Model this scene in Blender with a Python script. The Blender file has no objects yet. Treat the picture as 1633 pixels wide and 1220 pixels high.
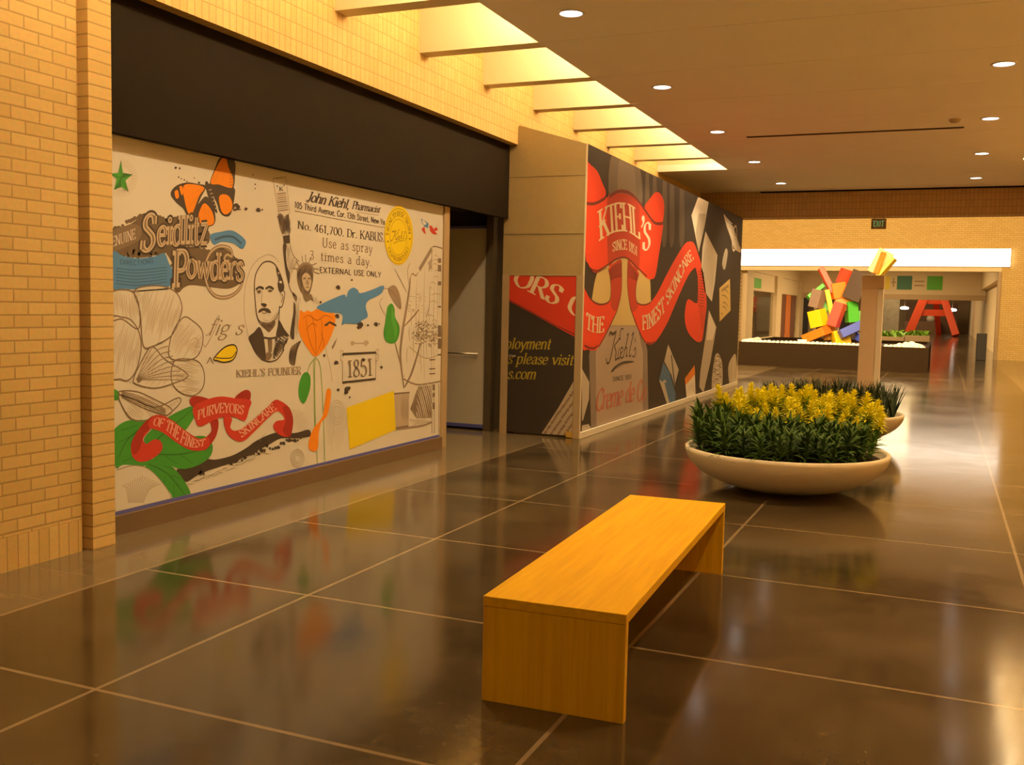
import bpy, bmesh, math, random
from mathutils import Vector, Matrix, geometry

C = bpy.context.scene
COL = C.collection
PI = math.pi

# ------------------------------------------------------------------ camera
EYE = 1.65
FOCAL = 1592.63                      # in pixels of a 1633 wide frame
YAW, PITCH, ROLL = 0.40451578, -0.07773386, 0.02199762
def camera_axes():
    fwd = Vector((-math.sin(YAW)*math.cos(PITCH), math.cos(YAW)*math.cos(PITCH), math.sin(PITCH)))
    right = Vector((math.cos(YAW), math.sin(YAW), 0))
    up = right.cross(fwd)
    c, s = math.cos(ROLL), math.sin(ROLL)
    return c*right + s*up, -s*right + c*up, fwd
RIGHT, UP, FWD = camera_axes()
cam_data = bpy.data.cameras.new('camera')
cam = bpy.data.objects.new('camera', cam_data)
COL.objects.link(cam)
cam_data.sensor_width = 36.0
cam_data.lens = FOCAL/1633*36
cam_data.clip_end = 400
cam.matrix_world = Matrix(((RIGHT.x, UP.x, -FWD.x, 0), (RIGHT.y, UP.y, -FWD.y, 0), (RIGHT.z, UP.z, -FWD.z, EYE), (0, 0, 0, 1)))
C.camera = cam

# ------------------------------------------------------------------ world, view, lights
WARM = (1.0, 0.72, 0.36)
WARM_PALE = (1.0, 0.74, 0.42)
w = bpy.data.worlds.new('world'); C.world = w; w.use_nodes = True
w.node_tree.nodes['Background'].inputs[0].default_value = (1.0, 0.62, 0.28, 1)
w.node_tree.nodes['Background'].inputs[1].default_value = 0.03
vs = C.view_settings
vs.view_transform = 'Standard'; vs.look = 'None'; vs.gamma = 1; vs.use_curve_mapping = False
vs.exposure = 0.0
C.cycles.max_bounces = 10; C.cycles.diffuse_bounces = 6; C.cycles.glossy_bounces = 4
C.cycles.use_denoising = True
C.cycles.sample_clamp_indirect = 6

P_DOWN, P_REAR, P_COVE, P_COURT, P_FAR = 36, 17, 118, 3000, 1000
def area(name, loc, sx, sy, power, color, rot=(0, 0, 0), shape='RECTANGLE', spread=180):
    d = bpy.data.lights.new(name, 'AREA'); d.shape = shape; d.size = sx; d.size_y = sy
    d.energy = power; d.color = color; d.spread = math.radians(spread)
    o = bpy.data.objects.new(name, d); COL.objects.link(o); o.location = loc; o.rotation_euler = rot
    return o
# unseen fill lights added to brighten the court and the far hall
area('court_fill_light', (-3, 22.7, 5.3), 12, 1.6, P_COURT, WARM, (math.radians(80), 0, 0))
area('hall_fill_light', (-2.8, 50, 4.3), 3, 14, P_FAR, WARM)
area('hall_fill_light', (-2.8, 78, 4.3), 4, 24, P_FAR, WARM)

# ------------------------------------------------------------------ helpers
def lin(c):
    return tuple((v/255/12.92 if v/255 <= .04045 else ((v/255+.055)/1.055)**2.4) for v in c[:3])

def nodes_of(m):
    m.use_nodes = True
    return m.node_tree.nodes, m.node_tree.links, m.node_tree.nodes['Principled BSDF']

MATS = {}
def mat(name, col, rough=.6, metal=0, var=.0, scale=8, bump=0, spec=.5, bscale=None):
    """plain surface with a little procedural variation; col is an albedo in linear light"""
    if name in MATS: return MATS[name]
    m = bpy.data.materials.new(name); N, L, b = nodes_of(m)
    b.inputs['Base Color'].default_value = (*col, 1); b.inputs['Roughness'].default_value = rough
    b.inputs['Metallic'].default_value = metal; b.inputs['Specular IOR Level'].default_value = spec
    if var or bump:
        g = N.new('ShaderNodeNewGeometry')
        n = N.new('ShaderNodeTexNoise'); n.inputs['Scale'].default_value = scale; n.inputs['Detail'].default_value = 5
        L.new(g.outputs['Position'], n.inputs['Vector'])
        if var:
            r = N.new('ShaderNodeMix'); r.data_type = 'RGBA'
            r.inputs[6].default_value = (*[max(0, c*(1-var)) for c in col], 1); r.inputs[7].default_value = (*[min(1, c*(1+var)) for c in col], 1)
            L.new(n.outputs['Fac'], r.inputs[0]); L.new(r.outputs[2], b.inputs['Base Color'])
        if bump:
            bp = N.new('ShaderNodeBump'); bp.inputs['Strength'].default_value = bump; bp.inputs['Distance'].default_value = .01
            if bscale:
                n2 = N.new('ShaderNodeTexNoise'); n2.inputs['Scale'].default_value = bscale; n2.inputs['Detail'].default_value = 3
                L.new(g.outputs['Position'], n2.inputs['Vector']); n = n2
            L.new(n.outputs['Fac'], bp.inputs['Height']); L.new(bp.outputs['Normal'], b.inputs['Normal'])
    MATS[name] = m
    return m

def emit(name, col, strength):
    if name in MATS: return MATS[name]
    m = bpy.data.materials.new(name); N, L, b = nodes_of(m)
    b.inputs['Base Color'].default_value = (*col, 1)
    b.inputs['Emission Color'].default_value = (*col, 1); b.inputs['Emission Strength'].default_value = strength
    MATS[name] = m
    return m

def brick(name, axis, bw, bh, offset, mortar, c1, c2, cm, bump=.35, zoff=0):
    """brick courses laid on the plane across the given axis, in metres"""
    if name in MATS: return MATS[name]
    m = bpy.data.materials.new(name); N, L, b = nodes_of(m)
    g = N.new('ShaderNodeNewGeometry'); s = N.new('ShaderNodeSeparateXYZ'); cb = N.new('ShaderNodeCombineXYZ')
    L.new(g.outputs['Position'], s.inputs[0])
    L.new(s.outputs['Y' if axis == 'X' else 'X'], cb.inputs['X'])
    ad = N.new('ShaderNodeMath'); ad.operation = 'ADD'; ad.inputs[1].default_value = zoff
    L.new(s.outputs['Z'], ad.inputs[0]); L.new(ad.outputs[0], cb.inputs['Y'])
    t = N.new('ShaderNodeTexBrick'); t.offset = offset; t.squash = 1; t.inputs['Scale'].default_value = 1
    t.inputs['Brick Width'].default_value = bw; t.inputs['Row Height'].default_value = bh
    t.inputs['Mortar Size'].default_value = mortar; t.inputs['Mortar Smooth'].default_value = .3; t.inputs['Bias'].default_value = 0
    t.inputs['Color1'].default_value = (*c1, 1); t.inputs['Color2'].default_value = (*c2, 1); t.inputs['Mortar'].default_value = (*cm, 1)
    L.new(cb.outputs[0], t.inputs['Vector'])
    n = N.new('ShaderNodeTexNoise'); n.inputs['Scale'].default_value = 35; n.inputs['Detail'].default_value = 4
    L.new(g.outputs['Position'], n.inputs['Vector'])
    mx = N.new('ShaderNodeMix'); mx.data_type = 'RGBA'; mx.blend_type = 'MULTIPLY'; mx.inputs[0].default_value = .25
    L.new(t.outputs['Color'], mx.inputs[6]); L.new(n.outputs['Color'], mx.inputs[7]); L.new(mx.outputs[2], b.inputs['Base Color'])
    iv = N.new('ShaderNodeMath'); iv.operation = 'SUBTRACT'; iv.inputs[0].default_value = 1
    L.new(t.outputs['Fac'], iv.inputs[1])
    bp = N.new('ShaderNodeBump'); bp.inputs['Strength'].default_value = bump; bp.inputs['Distance'].default_value = .008
    L.new(iv.outputs[0], bp.inputs['Height']); L.new(bp.outputs['Normal'], b.inputs['Normal'])
    b.inputs['Roughness'].default_value = .75
    MATS[name] = m
    return m

def obj(name, bm, m, parent=None, loc=None, smooth=False):
    me = bpy.data.meshes.new(name)
    bm.normal_update(); bm.to_mesh(me); bm.free()
    for x in (m if isinstance(m, (list, tuple)) else [m]): me.materials.append(x)
    if smooth:
        for p in me.polygons: p.use_smooth = True
    o = bpy.data.objects.new(name, me); COL.objects.link(o)
    if parent: o.parent = parent
    if loc: o.location = loc
    return o
def tag(o, label, cat, group=None, kind=None):
    o['label'] = label; o['category'] = cat
    if group: o['group'] = group
    if kind: o['kind'] = kind
    return o
def thing(name, label, cat, loc=(0, 0, 0), rz=0, group=None):
    o = bpy.data.objects.new(name, None); COL.objects.link(o); o.empty_display_size = .1
    o.location = loc; o.rotation_euler = (0, 0, rz)
    return tag(o, label, cat, group)
def struct(name, bm, m, label=None):
    o = obj(name, bm, m); o['kind'] = 'structure'
    if label: o['label'] = label
    return o
def dup(root, loc=None, rz=None, label=None, group=None):
    r = root.copy(); COL.objects.link(r)
    if loc is not None: r.location = loc
    if rz is not None: r.rotation_euler = (root.rotation_euler[0], root.rotation_euler[1], rz)
    if label: r['label'] = label
    if group: r['group'] = group
    for ch in list(root.children):
        c = ch.copy(); COL.objects.link(c); c.parent = r
        for g in ch.children:
            d = g.copy(); COL.objects.link(d); d.parent = c
    return r

def box(bm, x0, x1, y0, y1, z0, z1, mi=0, mtx=None):
    v = [bm.verts.new((x, y, z)) for x in (x0, x1) for y in (y0, y1) for z in (z0, z1)]
    if mtx:
        for q in v: q.co = mtx @ q.co
    for f in ((0, 1, 3, 2), (4, 6, 7, 5), (0, 4, 5, 1), (2, 3, 7, 6), (0, 2, 6, 4), (1, 5, 7, 3)):
        fc = bm.faces.new([v[i] for i in f]); fc.material_index = mi
    return v
def B(*a, **k):
    bm = bmesh.new(); box(bm, *a, **k); return bm
def BV(x0, x1, y0, y1, z0, z1, bev=.004, seg=2):
    bm = B(x0, x1, y0, y1, z0, z1)
    bmesh.ops.recalc_face_normals(bm, faces=bm.faces)
    bmesh.ops.bevel(bm, geom=list(bm.edges), offset=bev, segments=seg, affect='EDGES', profile=.6)
    return bm
def prism(pts, lo, hi, axis, bm=None, mi=0):
    """polygon pts (u, v) drawn out between lo and hi along an axis; u,v are the other two axes in order"""
    bm = bm or bmesh.new()
    def P(u, v, t): return {'X': (t, u, v), 'Y': (u, t, v), 'Z': (u, v, t)}[axis]
    a = [bm.verts.new(P(u, v, lo)) for u, v in pts]; b = [bm.verts.new(P(u, v, hi)) for u, v in pts]
    fs = [bm.faces.new(a), bm.faces.new(b[::-1])]
    n = len(pts)
    for i in range(n): fs.append(bm.faces.new((a[i], b[i], b[(i+1) % n], a[(i+1) % n])))
    for f in fs: f.material_index = mi
    bmesh.ops.recalc_face_normals(bm, faces=bm.faces)
    return bm
def lathe(bm, prof, n=48, mi=0, c=(0, 0)):
    """prof: (r, z) from one end to the other; r==0 closes to a point"""
    rings = []
    for r, z in prof:
        if r < 1e-6: rings.append([bm.verts.new((c[0], c[1], z))])
        else: rings.append([bm.verts.new((c[0]+r*math.cos(2*PI*i/n), c[1]+r*math.sin(2*PI*i/n), z)) for i in range(n)])
    for a, b in zip(rings, rings[1:]):
        for i in range(n):
            j = (i+1) % n
            if len(a) == 1 and len(b) == 1: continue
            if len(a) == 1: f = bm.faces.new((a[0], b[j], b[i]))
            elif len(b) == 1: f = bm.faces.new((a[i], a[j], b[0]))
            else: f = bm.faces.new((a[i], a[j], b[j], b[i]))
            f.material_index = mi; f.smooth = True
    return bm
def tube(bm, p, q, r, n=12, mi=0):
    p, q = Vector(p), Vector(q); d = (q-p).normalized()
    a = d.orthogonal().normalized(); b = d.cross(a)
    A = [bm.verts.new(p+r*(math.cos(2*PI*i/n)*a+math.sin(2*PI*i/n)*b)) for i in range(n)]
    Bq = [bm.verts.new(q+r*(math.cos(2*PI*i/n)*a+math.sin(2*PI*i/n)*b)) for i in range(n)]
    for i in range(n):
        f = bm.faces.new((A[i], A[(i+1) % n], Bq[(i+1) % n], Bq[i])); f.material_index = mi; f.smooth = True
    f = bm.faces.new(A[::-1]); f.material_index = mi
    f = bm.faces.new(Bq); f.material_index = mi
    return bm
def blob(bm, c, r, rnd, mi=0, sub=2, sq=(1, 1, .7)):
    k = bmesh.ops.create_icosphere(bm, subdivisions=sub, radius=1)
    rx, ry, rz = [r*s*rnd.uniform(.8, 1.2) for s in sq]
    for v in k['verts']:
        v.co = Vector((v.co.x*rx, v.co.y*ry, v.co.z*rz))*rnd.uniform(.93, 1.07)+Vector(c)
        for f in v.link_faces: f.material_index = mi; f.smooth = True

# ------------------------------------------------------------------ surfaces
CB1, CB2, CBM = (.80, .56, .20), (.72, .49, .16), (.50, .33, .11)
M_BRICK_X = brick('cream_brick_running', 'X', .2032, .0762, .5, .006, CB1, CB2, CBM)
M_BRICK_PIL = brick('cream_brick_pilaster', 'X', 8.0, .0762, .5, .006, CB1, CB2, CBM)
M_BRICK_Y = brick('cream_brick_cross', 'Y', .2032, .0762, .5, .006, CB1, CB2, CBM)
M_SOLD_X = brick('cream_brick_soldier', 'X', .0762, .135, 0, .005, CB1, CB2, CBM, zoff=-.0)
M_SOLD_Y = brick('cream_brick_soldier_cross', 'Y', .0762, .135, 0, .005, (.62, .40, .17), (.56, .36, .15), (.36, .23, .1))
M_SOLD_BASE = brick('cream_brick_base_course', 'X', .0762, .23, 0, .005, CB1, CB2, CBM, zoff=.02)
M_PLASTER = mat('painted_plaster', (.82, .70, .44), .8, var=.03, scale=3)
M_CEIL = mat('ceiling_plaster', (.95, .88, .78), .85, var=.03, scale=2, bump=.05, bscale=60)
M_DARK = mat('dark_bulkhead_paint', (.014, .009, .005), .85, var=.12, scale=5, spec=.12)
M_BROWN = mat('brown_base', (.16, .105, .055), .5, var=.1, scale=8)
M_TAN = mat('tan_fibreboard', (.36, .27, .12), .75, var=.08, scale=14)

def floor_mat():
    m = bpy.data.materials.new('polished_concrete'); N, L, b = nodes_of(m)
    g = N.new('ShaderNodeNewGeometry'); s = N.new('ShaderNodeSeparateXYZ'); L.new(g.outputs['Position'], s.inputs[0])
    def M(op, a, bb=None, cc=None):
        n = N.new('ShaderNodeMath'); n.operation = op
        for i, v in enumerate((a, bb, cc)):
            if v is None: continue
            if isinstance(v, (int, float)): n.inputs[i].default_value = v
            else: L.new(v, n.inputs[i])
        return n.outputs[0]
    X, Y = s.outputs['X'], s.outputs['Y']
    def line(v, off, step, wd):     # 1 on the joint lines
        f = M('ABSOLUTE', M('SUBTRACT', M('FRACT', M('ADD', M('DIVIDE', M('SUBTRACT', v, off), step), .5)), .5))
        return M('LESS_THAN', M('MULTIPLY', f, step), wd/2)
    jy = line(Y, 7.68, 1.535, .021); jx = line(X, -1.32, 1.87, .021)
    inner = M('MULTIPLY', M('GREATER_THAN', X, -4.36), M('LESS_THAN', X, 1.73))
    # border of tiles along the walls
    ty = line(Y, .2, .46, .010); tx = line(X, -4.70, .33, .008)
    tile = M('MAXIMUM', ty, tx)
    edge = M('LESS_THAN', M('ABSOLUTE', M('ADD', X, 4.37)), .014)
    corr = M('LESS_THAN', Y, 41)
    j1 = M('MULTIPLY', M('MAXIMUM', jy, jx), inner)
    joint = M('MAXIMUM', M('MAXIMUM', j1, edge), M('MULTIPLY', M('SUBTRACT', 1, inner), M('MULTIPLY', tile, .6)))
    n1 = N.new('ShaderNodeTexNoise'); n1.inputs['Scale'].default_value = .9; n1.inputs['Detail'].default_value = 7; n1.inputs['Roughness'].default_value = .62
    n2 = N.new('ShaderNodeTexNoise'); n2.inputs['Scale'].default_value = 14; n2.inputs['Detail'].default_value = 4
    L.new(g.outputs['Position'], n1.inputs['Vector']); L.new(g.outputs['Position'], n2.inputs['Vector'])
    r1 = N.new('ShaderNodeValToRGB'); e = r1.color_ramp.elements
    e[0].position = .36; e[0].color = (*FLOOR_LO, 1); e[1].position = .66; e[1].color = (*FLOOR_HI, 1)
    L.new(M('ADD', M('MULTIPLY', n1.outputs['Fac'], .8), M('MULTIPLY', n2.outputs['Fac'], .2)), r1.inputs[0])
    m1 = N.new('ShaderNodeMix'); m1.data_type = 'RGBA'; L.new(M('SUBTRACT', 1, inner), m1.inputs[0]); L.new(r1.outputs[0], m1.inputs[6])
    m1.inputs[7].default_value = (*FLOOR_TILE, 1)
    m2 = N.new('ShaderNodeMix'); m2.data_type = 'RGBA'; L.new(joint, m2.inputs[0]); L.new(m1.outputs[2], m2.inputs[6]); m2.inputs[7].default_value = (*FLOOR_JOINT, 1)
    L.new(m2.outputs[2], b.inputs['Base Color'])
    L.new(M('ADD', M('MULTIPLY', n1.outputs['Fac'], .13), .066), b.inputs['Roughness'])
    b.inputs['Specular IOR Level'].default_value = .55
    bp = N.new('ShaderNodeBump'); bp.inputs['Strength'].default_value = .022; bp.inputs['Distance'].default_value = .02
    n3 = N.new('ShaderNodeTexNoise'); n3.inputs['Scale'].default_value = 5; n3.inputs['Detail'].default_value = 1
    L.new(g.outputs['Position'], n3.inputs['Vector']); L.new(n3.outputs['Fac'], bp.inputs['Height']); L.new(bp.outputs['Normal'], b.inputs['Normal'])
    return m
FLOOR_LO, FLOOR_HI, FLOOR_TILE, FLOOR_JOINT = (.030, .021, .010), (.100, .071, .037), (.15, .112, .062), (.23, .165, .095)
M_FLOOR = floor_mat()

# ------------------------------------------------------------------ the corridor
Y0, Y1 = -4.0, 21.92                  # corridor from behind the camera to the brick beam
ZC, ZF = 4.17, 3.652                  # ceiling, underside of the brick fascia
XL, XR = -5.0, 2.37                   # faces of the side walls
XA, XB = -3.70, 1.07                  # edges of the flat ceiling
COURT, FAR = 41.0, 98.0
struct('floor', B(-16, 9, Y0-.3, FAR, -.12, 0), M_FLOOR, 'polished brown concrete floor with pale joints')

bm = bmesh.new()                       # flat ceiling of wide panels with shadow gaps
box(bm, XA, XB, Y0, Y1, ZC+.03, ZC+.16)
ys = [Y0] + [y for y in [7.57+1.535*k for k in range(-7, 10)] if y > Y0] + [Y1-.03]
for a, b_ in zip(ys, ys[1:]): box(bm, XA, XB, a+.006, b_-.006, ZC, ZC+.03)
box(bm, XL-.2, XA, 18.315, Y1-.03, ZC, ZC+.12); box(bm, XB, XR+.2, 18.315, Y1-.03, ZC, ZC+.12)   # solid ends of the light wells
struct('ceiling', bm, M_CEIL, 'flat plaster ceiling in wide panels')

# left side: plain brick wall, pilaster, soldier-course fascia that runs on up the light well
bm = bmesh.new()
box(bm, -5.8, -5.035, Y0, 4.755, .21, 5.7, 0)
box(bm, -5.8, -5.033, Y0, 4.755, 0, .21, 3)
box(bm, -5.8, -5.075, 4.755, 4.800, 0, 5.7, 2)
box(bm, -5.8, -4.985, 4.800, 4.99, 0, 5.7, 2)
box(bm, -5.22, XL, 4.99, Y1, ZF, 5.7, 1)
box(bm, -5.8, -5.22, 4.99, Y1, 3.75, 5.7, 0)
struct('wall_left', bm, [M_BRICK_X, M_SOLD_X, M_BRICK_PIL, M_SOLD_BASE], 'cream brick wall with pilaster and soldier-course fascia')
bm = bmesh.new()
box(bm, XR, XR+.3, Y0, Y1+.5, 0, ZF, 0); box(bm, XR, XR+.3, Y0, Y1+.5, ZF, 5.7, 1)
struct('wall_right', bm, [M_BRICK_X, M_SOLD_X], 'cream brick wall')
struct('wall_back', B(-5.8, XR+.3, Y0-.3, Y0, 0, 5.7), M_BRICK_Y, 'cream brick wall')
bm = bmesh.new()                       # crossbeam at the end of the corridor
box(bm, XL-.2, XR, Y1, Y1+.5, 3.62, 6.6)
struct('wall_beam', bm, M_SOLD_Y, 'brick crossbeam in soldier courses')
struct('trim_1', B(XA, XR, Y1-.03, Y1, ZC-.03, ZC+.03), M_DARK)

# light wells: roof, inner side, cross fins, cove lamps
M_TUBE = emit('cove_lamp_glow', WARM_PALE, P_COVE); M_TUBE_R = emit('cove_lamp_glow_right', WARM_PALE, P_COVE*1.6)
for side, (xa, xb) in enumerate(((XL, XA), (XB, XR))):
    bm = bmesh.new(); box(bm, xa-.1, xb+.1, Y0, 18.5, 5.5, 5.7)
    struct('ceiling_well', bm, M_PLASTER)
    xi = XA if side == 0 else XB
    bm = bmesh.new()
    box(bm, xi if side == 0 else xi-.1, xi+.1 if side == 0 else xi, Y0, 18.315, ZC+.16, 5.5)
    struct('trim_2', bm, M_PLASTER)
    for k in range(-7, 7):
        y = 7.57+1.535*k
        if y < Y0: continue
        struct('trim_3', B(xa, xb, y, y+.2, ZC, 5.2), M_PLASTER, 'plaster cross fin of the light well')
    bm = bmesh.new(); box(bm, xa, xb, 18.315, 18.5, ZC+.12, 5.5); struct('trim_4', bm, M_PLASTER)
cove = None
for side, x in enumerate((XA-.075, XB+.075)):
    for k in range(-7, 7):
        y = 7.57+1.535*k+.2
        if y < 3: continue
        lab = 'glowing cove lamp above the ceiling edge in the %s light well' % ('left' if side == 0 else 'right')
        grp = 'cove lamps in the %s light well' % ('left' if side == 0 else 'right')
        if cove is None:
            cove = thing('cove_lamp', lab, 'lamp', (x, y+.67, ZC+.42), 0, grp)
            bm = bmesh.new(); tube(bm, (0, -.6, 0), (0, .6, 0), .028, 12); obj('tube', bm, M_TUBE, cove)
            bm = bmesh.new(); box(bm, .035, .072, -.62, .62, -.03, .03); obj('batten', bm, M_PLASTER, cove)
        elif side == 0: dup(cove, (x, y+.67, ZC+.42), 0, lab, grp)
        elif cove['group'] != grp:
            cove = thing('cove_lamp', lab, 'lamp', (x, y+.67, ZC+.42), PI, grp)
            bm = bmesh.new(); tube(bm, (0, -.6, 0), (0, .6, 0), .028, 12); obj('tube', bm, M_TUBE_R, cove)
            bm = bmesh.new(); box(bm, .035, .072, -.62, .62, -.03, .03); obj('batten', bm, M_PLASTER, cove)
        else: dup(cove, (x, y+.67, ZC+.42), PI, lab, grp)

# round recessed downlights
M_LENS = emit('downlight_glow', (1.0, .93, .84), 9)
M_RING = mat('white_ring', (.8, .75, .68), .4)
first = None
names = {}
def downlight(x, y, label):
    global first
    if first is None:
        first = thing('downlight', label, 'ceiling light', (x, y, ZC), 0, 'round downlights in the corridor ceiling')
        bm = bmesh.new(); lathe(bm, [(.098, .0), (.125, -.001), (.125, -.008), (.100, -.010), (.096, -.002)], 32); obj('trim_ring', bm, M_RING, first)
        bm = bmesh.new(); lathe(bm, [(0, -.004), (.098, -.003)], 32); obj('lens', bm, M_LENS, first)
    else: dup(first, (x, y, ZC), 0, label)
    area('downlight_lamp', (x, y, ZC-.012), .17, .17, P_DOWN, WARM, shape='DISK', spread=112)
ordinal = ('nearest', 'second nearest', 'third nearest', 'fourth nearest', 'farthest')
for i in range(5):
    downlight(-3.075, 8.30+3.055*i, 'round glowing downlight, %s of the row beside the left light well' % ordinal[i])
for i, o_ in enumerate(('nearest', 'second nearest', 'third nearest', 'farthest')):
    downlight(.44, 11.34+3.05*i, 'round glowing downlight, %s of the row on the right of the ceiling' % o_)
for x, y in ((-3.075, 5.25), (.44, 8.3), (.44, 5.25), (-3.075, 1.2), (.44, 1.2), (-3.075, -2), (.44, -2)):   # the rows run on towards and behind the viewer, dim rear ones added as fill
    area('downlight_lamp', (x, y, ZC-.012), .17, .17, P_DOWN if y > 3 else P_REAR, WARM, shape='DISK', spread=112)

# ceiling slot and a small detector
t = thing('slot_diffuser', 'long thin dark air slot running across the ceiling', 'air vent', (-1.31, 14.95, ZC))
obj('slot_frame', B(-1.45, 1.45, -.022, .022, -.012, 0), mat('slot_metal', (.05, .03, .015), .5), t)
obj('blade', B(-1.43, 1.43, -.004, .004, -.018, -.006), mat('slot_blade', (.12, .08, .045), .5), t)
bm = bmesh.new(); lathe(bm, [(0, -.045), (.05, -.04), (.07, -.015), (.075, 0)], 24)
o = obj('smoke_detector', bm, mat('detector_plastic', (.45, .33, .2), .5), None, (.02, 14.35, ZC)); tag(o, 'small round smoke detector by the right end of the air slot', 'smoke detector')

# ------------------------------------------------------------------ closed shop front with the printed board
XBK, XM = -5.11, -5.19                # faces of the bulkhead and of the printed board behind it
YM0, YM1 = 4.995, 10.09
M_PAPER = mat('printed_paper_ground', (.70, .67, .59), .62, var=.02, scale=6)
M_TAPE = mat('blue_masking_tape', (.10, .11, .42), .6)
struct('wall_bulkhead', B(-5.186, XBK, 4.99, 11.75, 2.735, ZF), M_DARK, 'dark brown painted bulkhead above the shop front')
mural = thing('mural_panel', 'white printed wall panel of engravings, butterfly, portrait and yellow seal under the dark bulkhead', 'mural', (XM, YM0, 0))
def local(o, bm, root):               # bm made in world metres, stored relative to its root
    v = Vector(root.location)
    if root.parent: v = v+Vector(root.parent.location)
    bmesh.ops.translate(bm, verts=bm.verts, vec=-v); return bm
def part(name, bm, m, root, smooth=False): return obj(name, local(None, bm, root), m, root, smooth=smooth)
mboard = part('board', B(XM-.06, XM, YM0, YM1-.03, .135, 2.80), M_PAPER, mural)
part('tape_strip', B(XM, XM+.003, YM0, YM1-.04, .135, .160), M_TAPE, mural)['label'] = 'strip of blue masking tape along the bottom edge'
part('edge_trim', BV(XM-.05, XM+.02, YM1-.03, YM1+.10, .0, 2.733, .004), mat('trim_tan', (.42, .31, .17), .6), mural)
part('plinth', B(XM-.05, XM+.035, YM0, YM1-.03, 0, .134), M_BROWN, mural)

# the dark doorway beside it
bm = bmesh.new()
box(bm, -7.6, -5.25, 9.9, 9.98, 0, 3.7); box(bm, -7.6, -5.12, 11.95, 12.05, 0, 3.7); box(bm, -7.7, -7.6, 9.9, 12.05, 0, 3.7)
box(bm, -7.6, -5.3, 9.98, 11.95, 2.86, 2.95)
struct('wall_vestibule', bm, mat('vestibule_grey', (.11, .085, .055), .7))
door = thing('door_leaf', 'pale papered door leaf with push bar standing open in the dark doorway', 'door', (-6.15, 11.86, 0))
part('leaf', BV(-6.30, -5.44, 11.80, 11.845, .03, 2.655, .003), mat('masking_paper', (.62, .58, .47), .7, var=.04), door)
for z0, z1 in ((.03, .075), (2.625, 2.65)): part('tape_strip', B(-6.28, -5.45, 11.796, 11.80, z0, z1), M_TAPE, door)
bm = bmesh.new(); tube(bm, (-6.2, 11.74, 1.0), (-5.52, 11.74, 1.0), .011)
for x in (-6.15, -5.56): tube(bm, (x, 11.74, 1.0), (x, 11.80, 1.0), .009, 8)
part('push_bar', bm, mat('dull_chrome', (.55, .5, .42), .3, 1), door)
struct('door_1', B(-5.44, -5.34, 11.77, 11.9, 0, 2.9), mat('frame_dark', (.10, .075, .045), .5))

# ------------------------------------------------------------------ printed barricade standing out into the corridor
XK, YK, YK1 = -4.08, 11.70, 22.05
M_VINYL = mat('dark_printed_vinyl', (.030, .021, .015), .65, var=.15, scale=3)
M_WHITE = mat('white_skirting', (.82, .76, .62), .45)
bar = thing('barricade', 'tall temporary barricade with dark printed sides and red banner standing out into the corridor', 'barricade', (XK, YK, 0))
part('end_panel', prism([(-5.17, 2.03), (XK-.005, 2.03), (XK-.005, 3.625), (-4.985, 3.89), (-5.17, 3.64)], YK, YK+.04, 'Y'), M_TAN, bar)
for z in (2.535, 3.245): part('seam', B(-5.17, XK-.005, YK-.0025, YK, z, z+.006), mat('seam_dark', (.12, .08, .04), .8), bar)
bm = B(-5.17, -5.076, YK-.005, YK+.04, 0, 2.03); box(bm, -4.172, XK-.005, YK-.005, YK+.04, 0, 2.03); box(bm, -5.076, -4.172, YK-.004, YK+.04, 2.022, 2.03)
part('door_frame', bm, mat('trim_tan', (0, 0, 0)), bar)
bdoor = part('barricade_door', BV(-5.073, -4.175, YK+.002, YK+.035, .022, 2.018, .002), M_VINYL, bar)
bm = bmesh.new(); tube(bm, (-5.035, YK-.004, 1.0), (-5.035, YK-.03, 1.0), .02, 16); tube(bm, (-5.035, YK-.035, 1.0), (-4.955, YK-.035, 1.0), .009, 10)
part('lock_handle', bm, mat('dull_chrome', (0, 0, 0)), bdoor)
part('corner_trim', BV(XK-.012, XK+.008, YK-.004, YK+.012, 0, 3.625, .002), mat('corner_bead', (.72, .62, .43), .5), bar)
bboard = part('mural_board', B(XK-.06, XK, YK+.012, YK1, 0, 3.630), M_VINYL, bar)
part('baseboard', BV(XK, XK+.025, YK+.012, YK1+.02, 0, .085, .006), M_WHITE, bar)
part('tape_patch', B(-4.26, -4.175, YK-.0075, YK-.005, .01, .085), mat('yellow_tape', (.55, .33, .05), .6), bar)
part('far_end_panel', B(XL, XK-.06, YK1-.04, YK1, 0, 3.62), M_TAN, bar)

# ------------------------------------------------------------------ wooden bench
def wood(name, axis, c1, c2):
    m = bpy.data.materials.new(name); N, L, b = nodes_of(m)
    t = N.new('ShaderNodeTexCoord'); mp = N.new('ShaderNodeMapping')
    mp.inputs['Scale'].default_value = {'Y': (26, 1.1, 26), 'Z': (26, 26, 1.1)}[axis]
    n = N.new('ShaderNodeTexNoise'); n.inputs['Scale'].default_value = 1.6; n.inputs['Detail'].default_value = 6; n.inputs['Distortion'].default_value = .4
    r = N.new('ShaderNodeValToRGB'); e = r.color_ramp.elements; e[0].position = .3; e[1].position = .72
    e[0].color = (*c1, 1); e[1].color = (*c2, 1)
    L.new(t.outputs['Object'], mp.inputs[0]); L.new(mp.outputs[0], n.inputs['Vector']); L.new(n.outputs['Fac'], r.inputs[0]); L.new(r.outputs[0], b.inputs['Base Color'])
    b.inputs['Roughness'].default_value = .38; b.inputs['Specular IOR Level'].default_value = .10
    return m
W1, W2 = (.74, .39, .006), (.88, .51, .010)
M_WOOD_Y, M_WOOD_Z = wood('maple_along', 'Y', W1, W2), wood('maple_upright', 'Z', W1, W2)
bench = thing('bench', 'plain orange wooden waterfall bench in the middle of the corridor floor', 'bench', (-1.436, 4.94, 0), math.radians(2.4))
BW, BL, BH = .305, 1.237, .445
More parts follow.
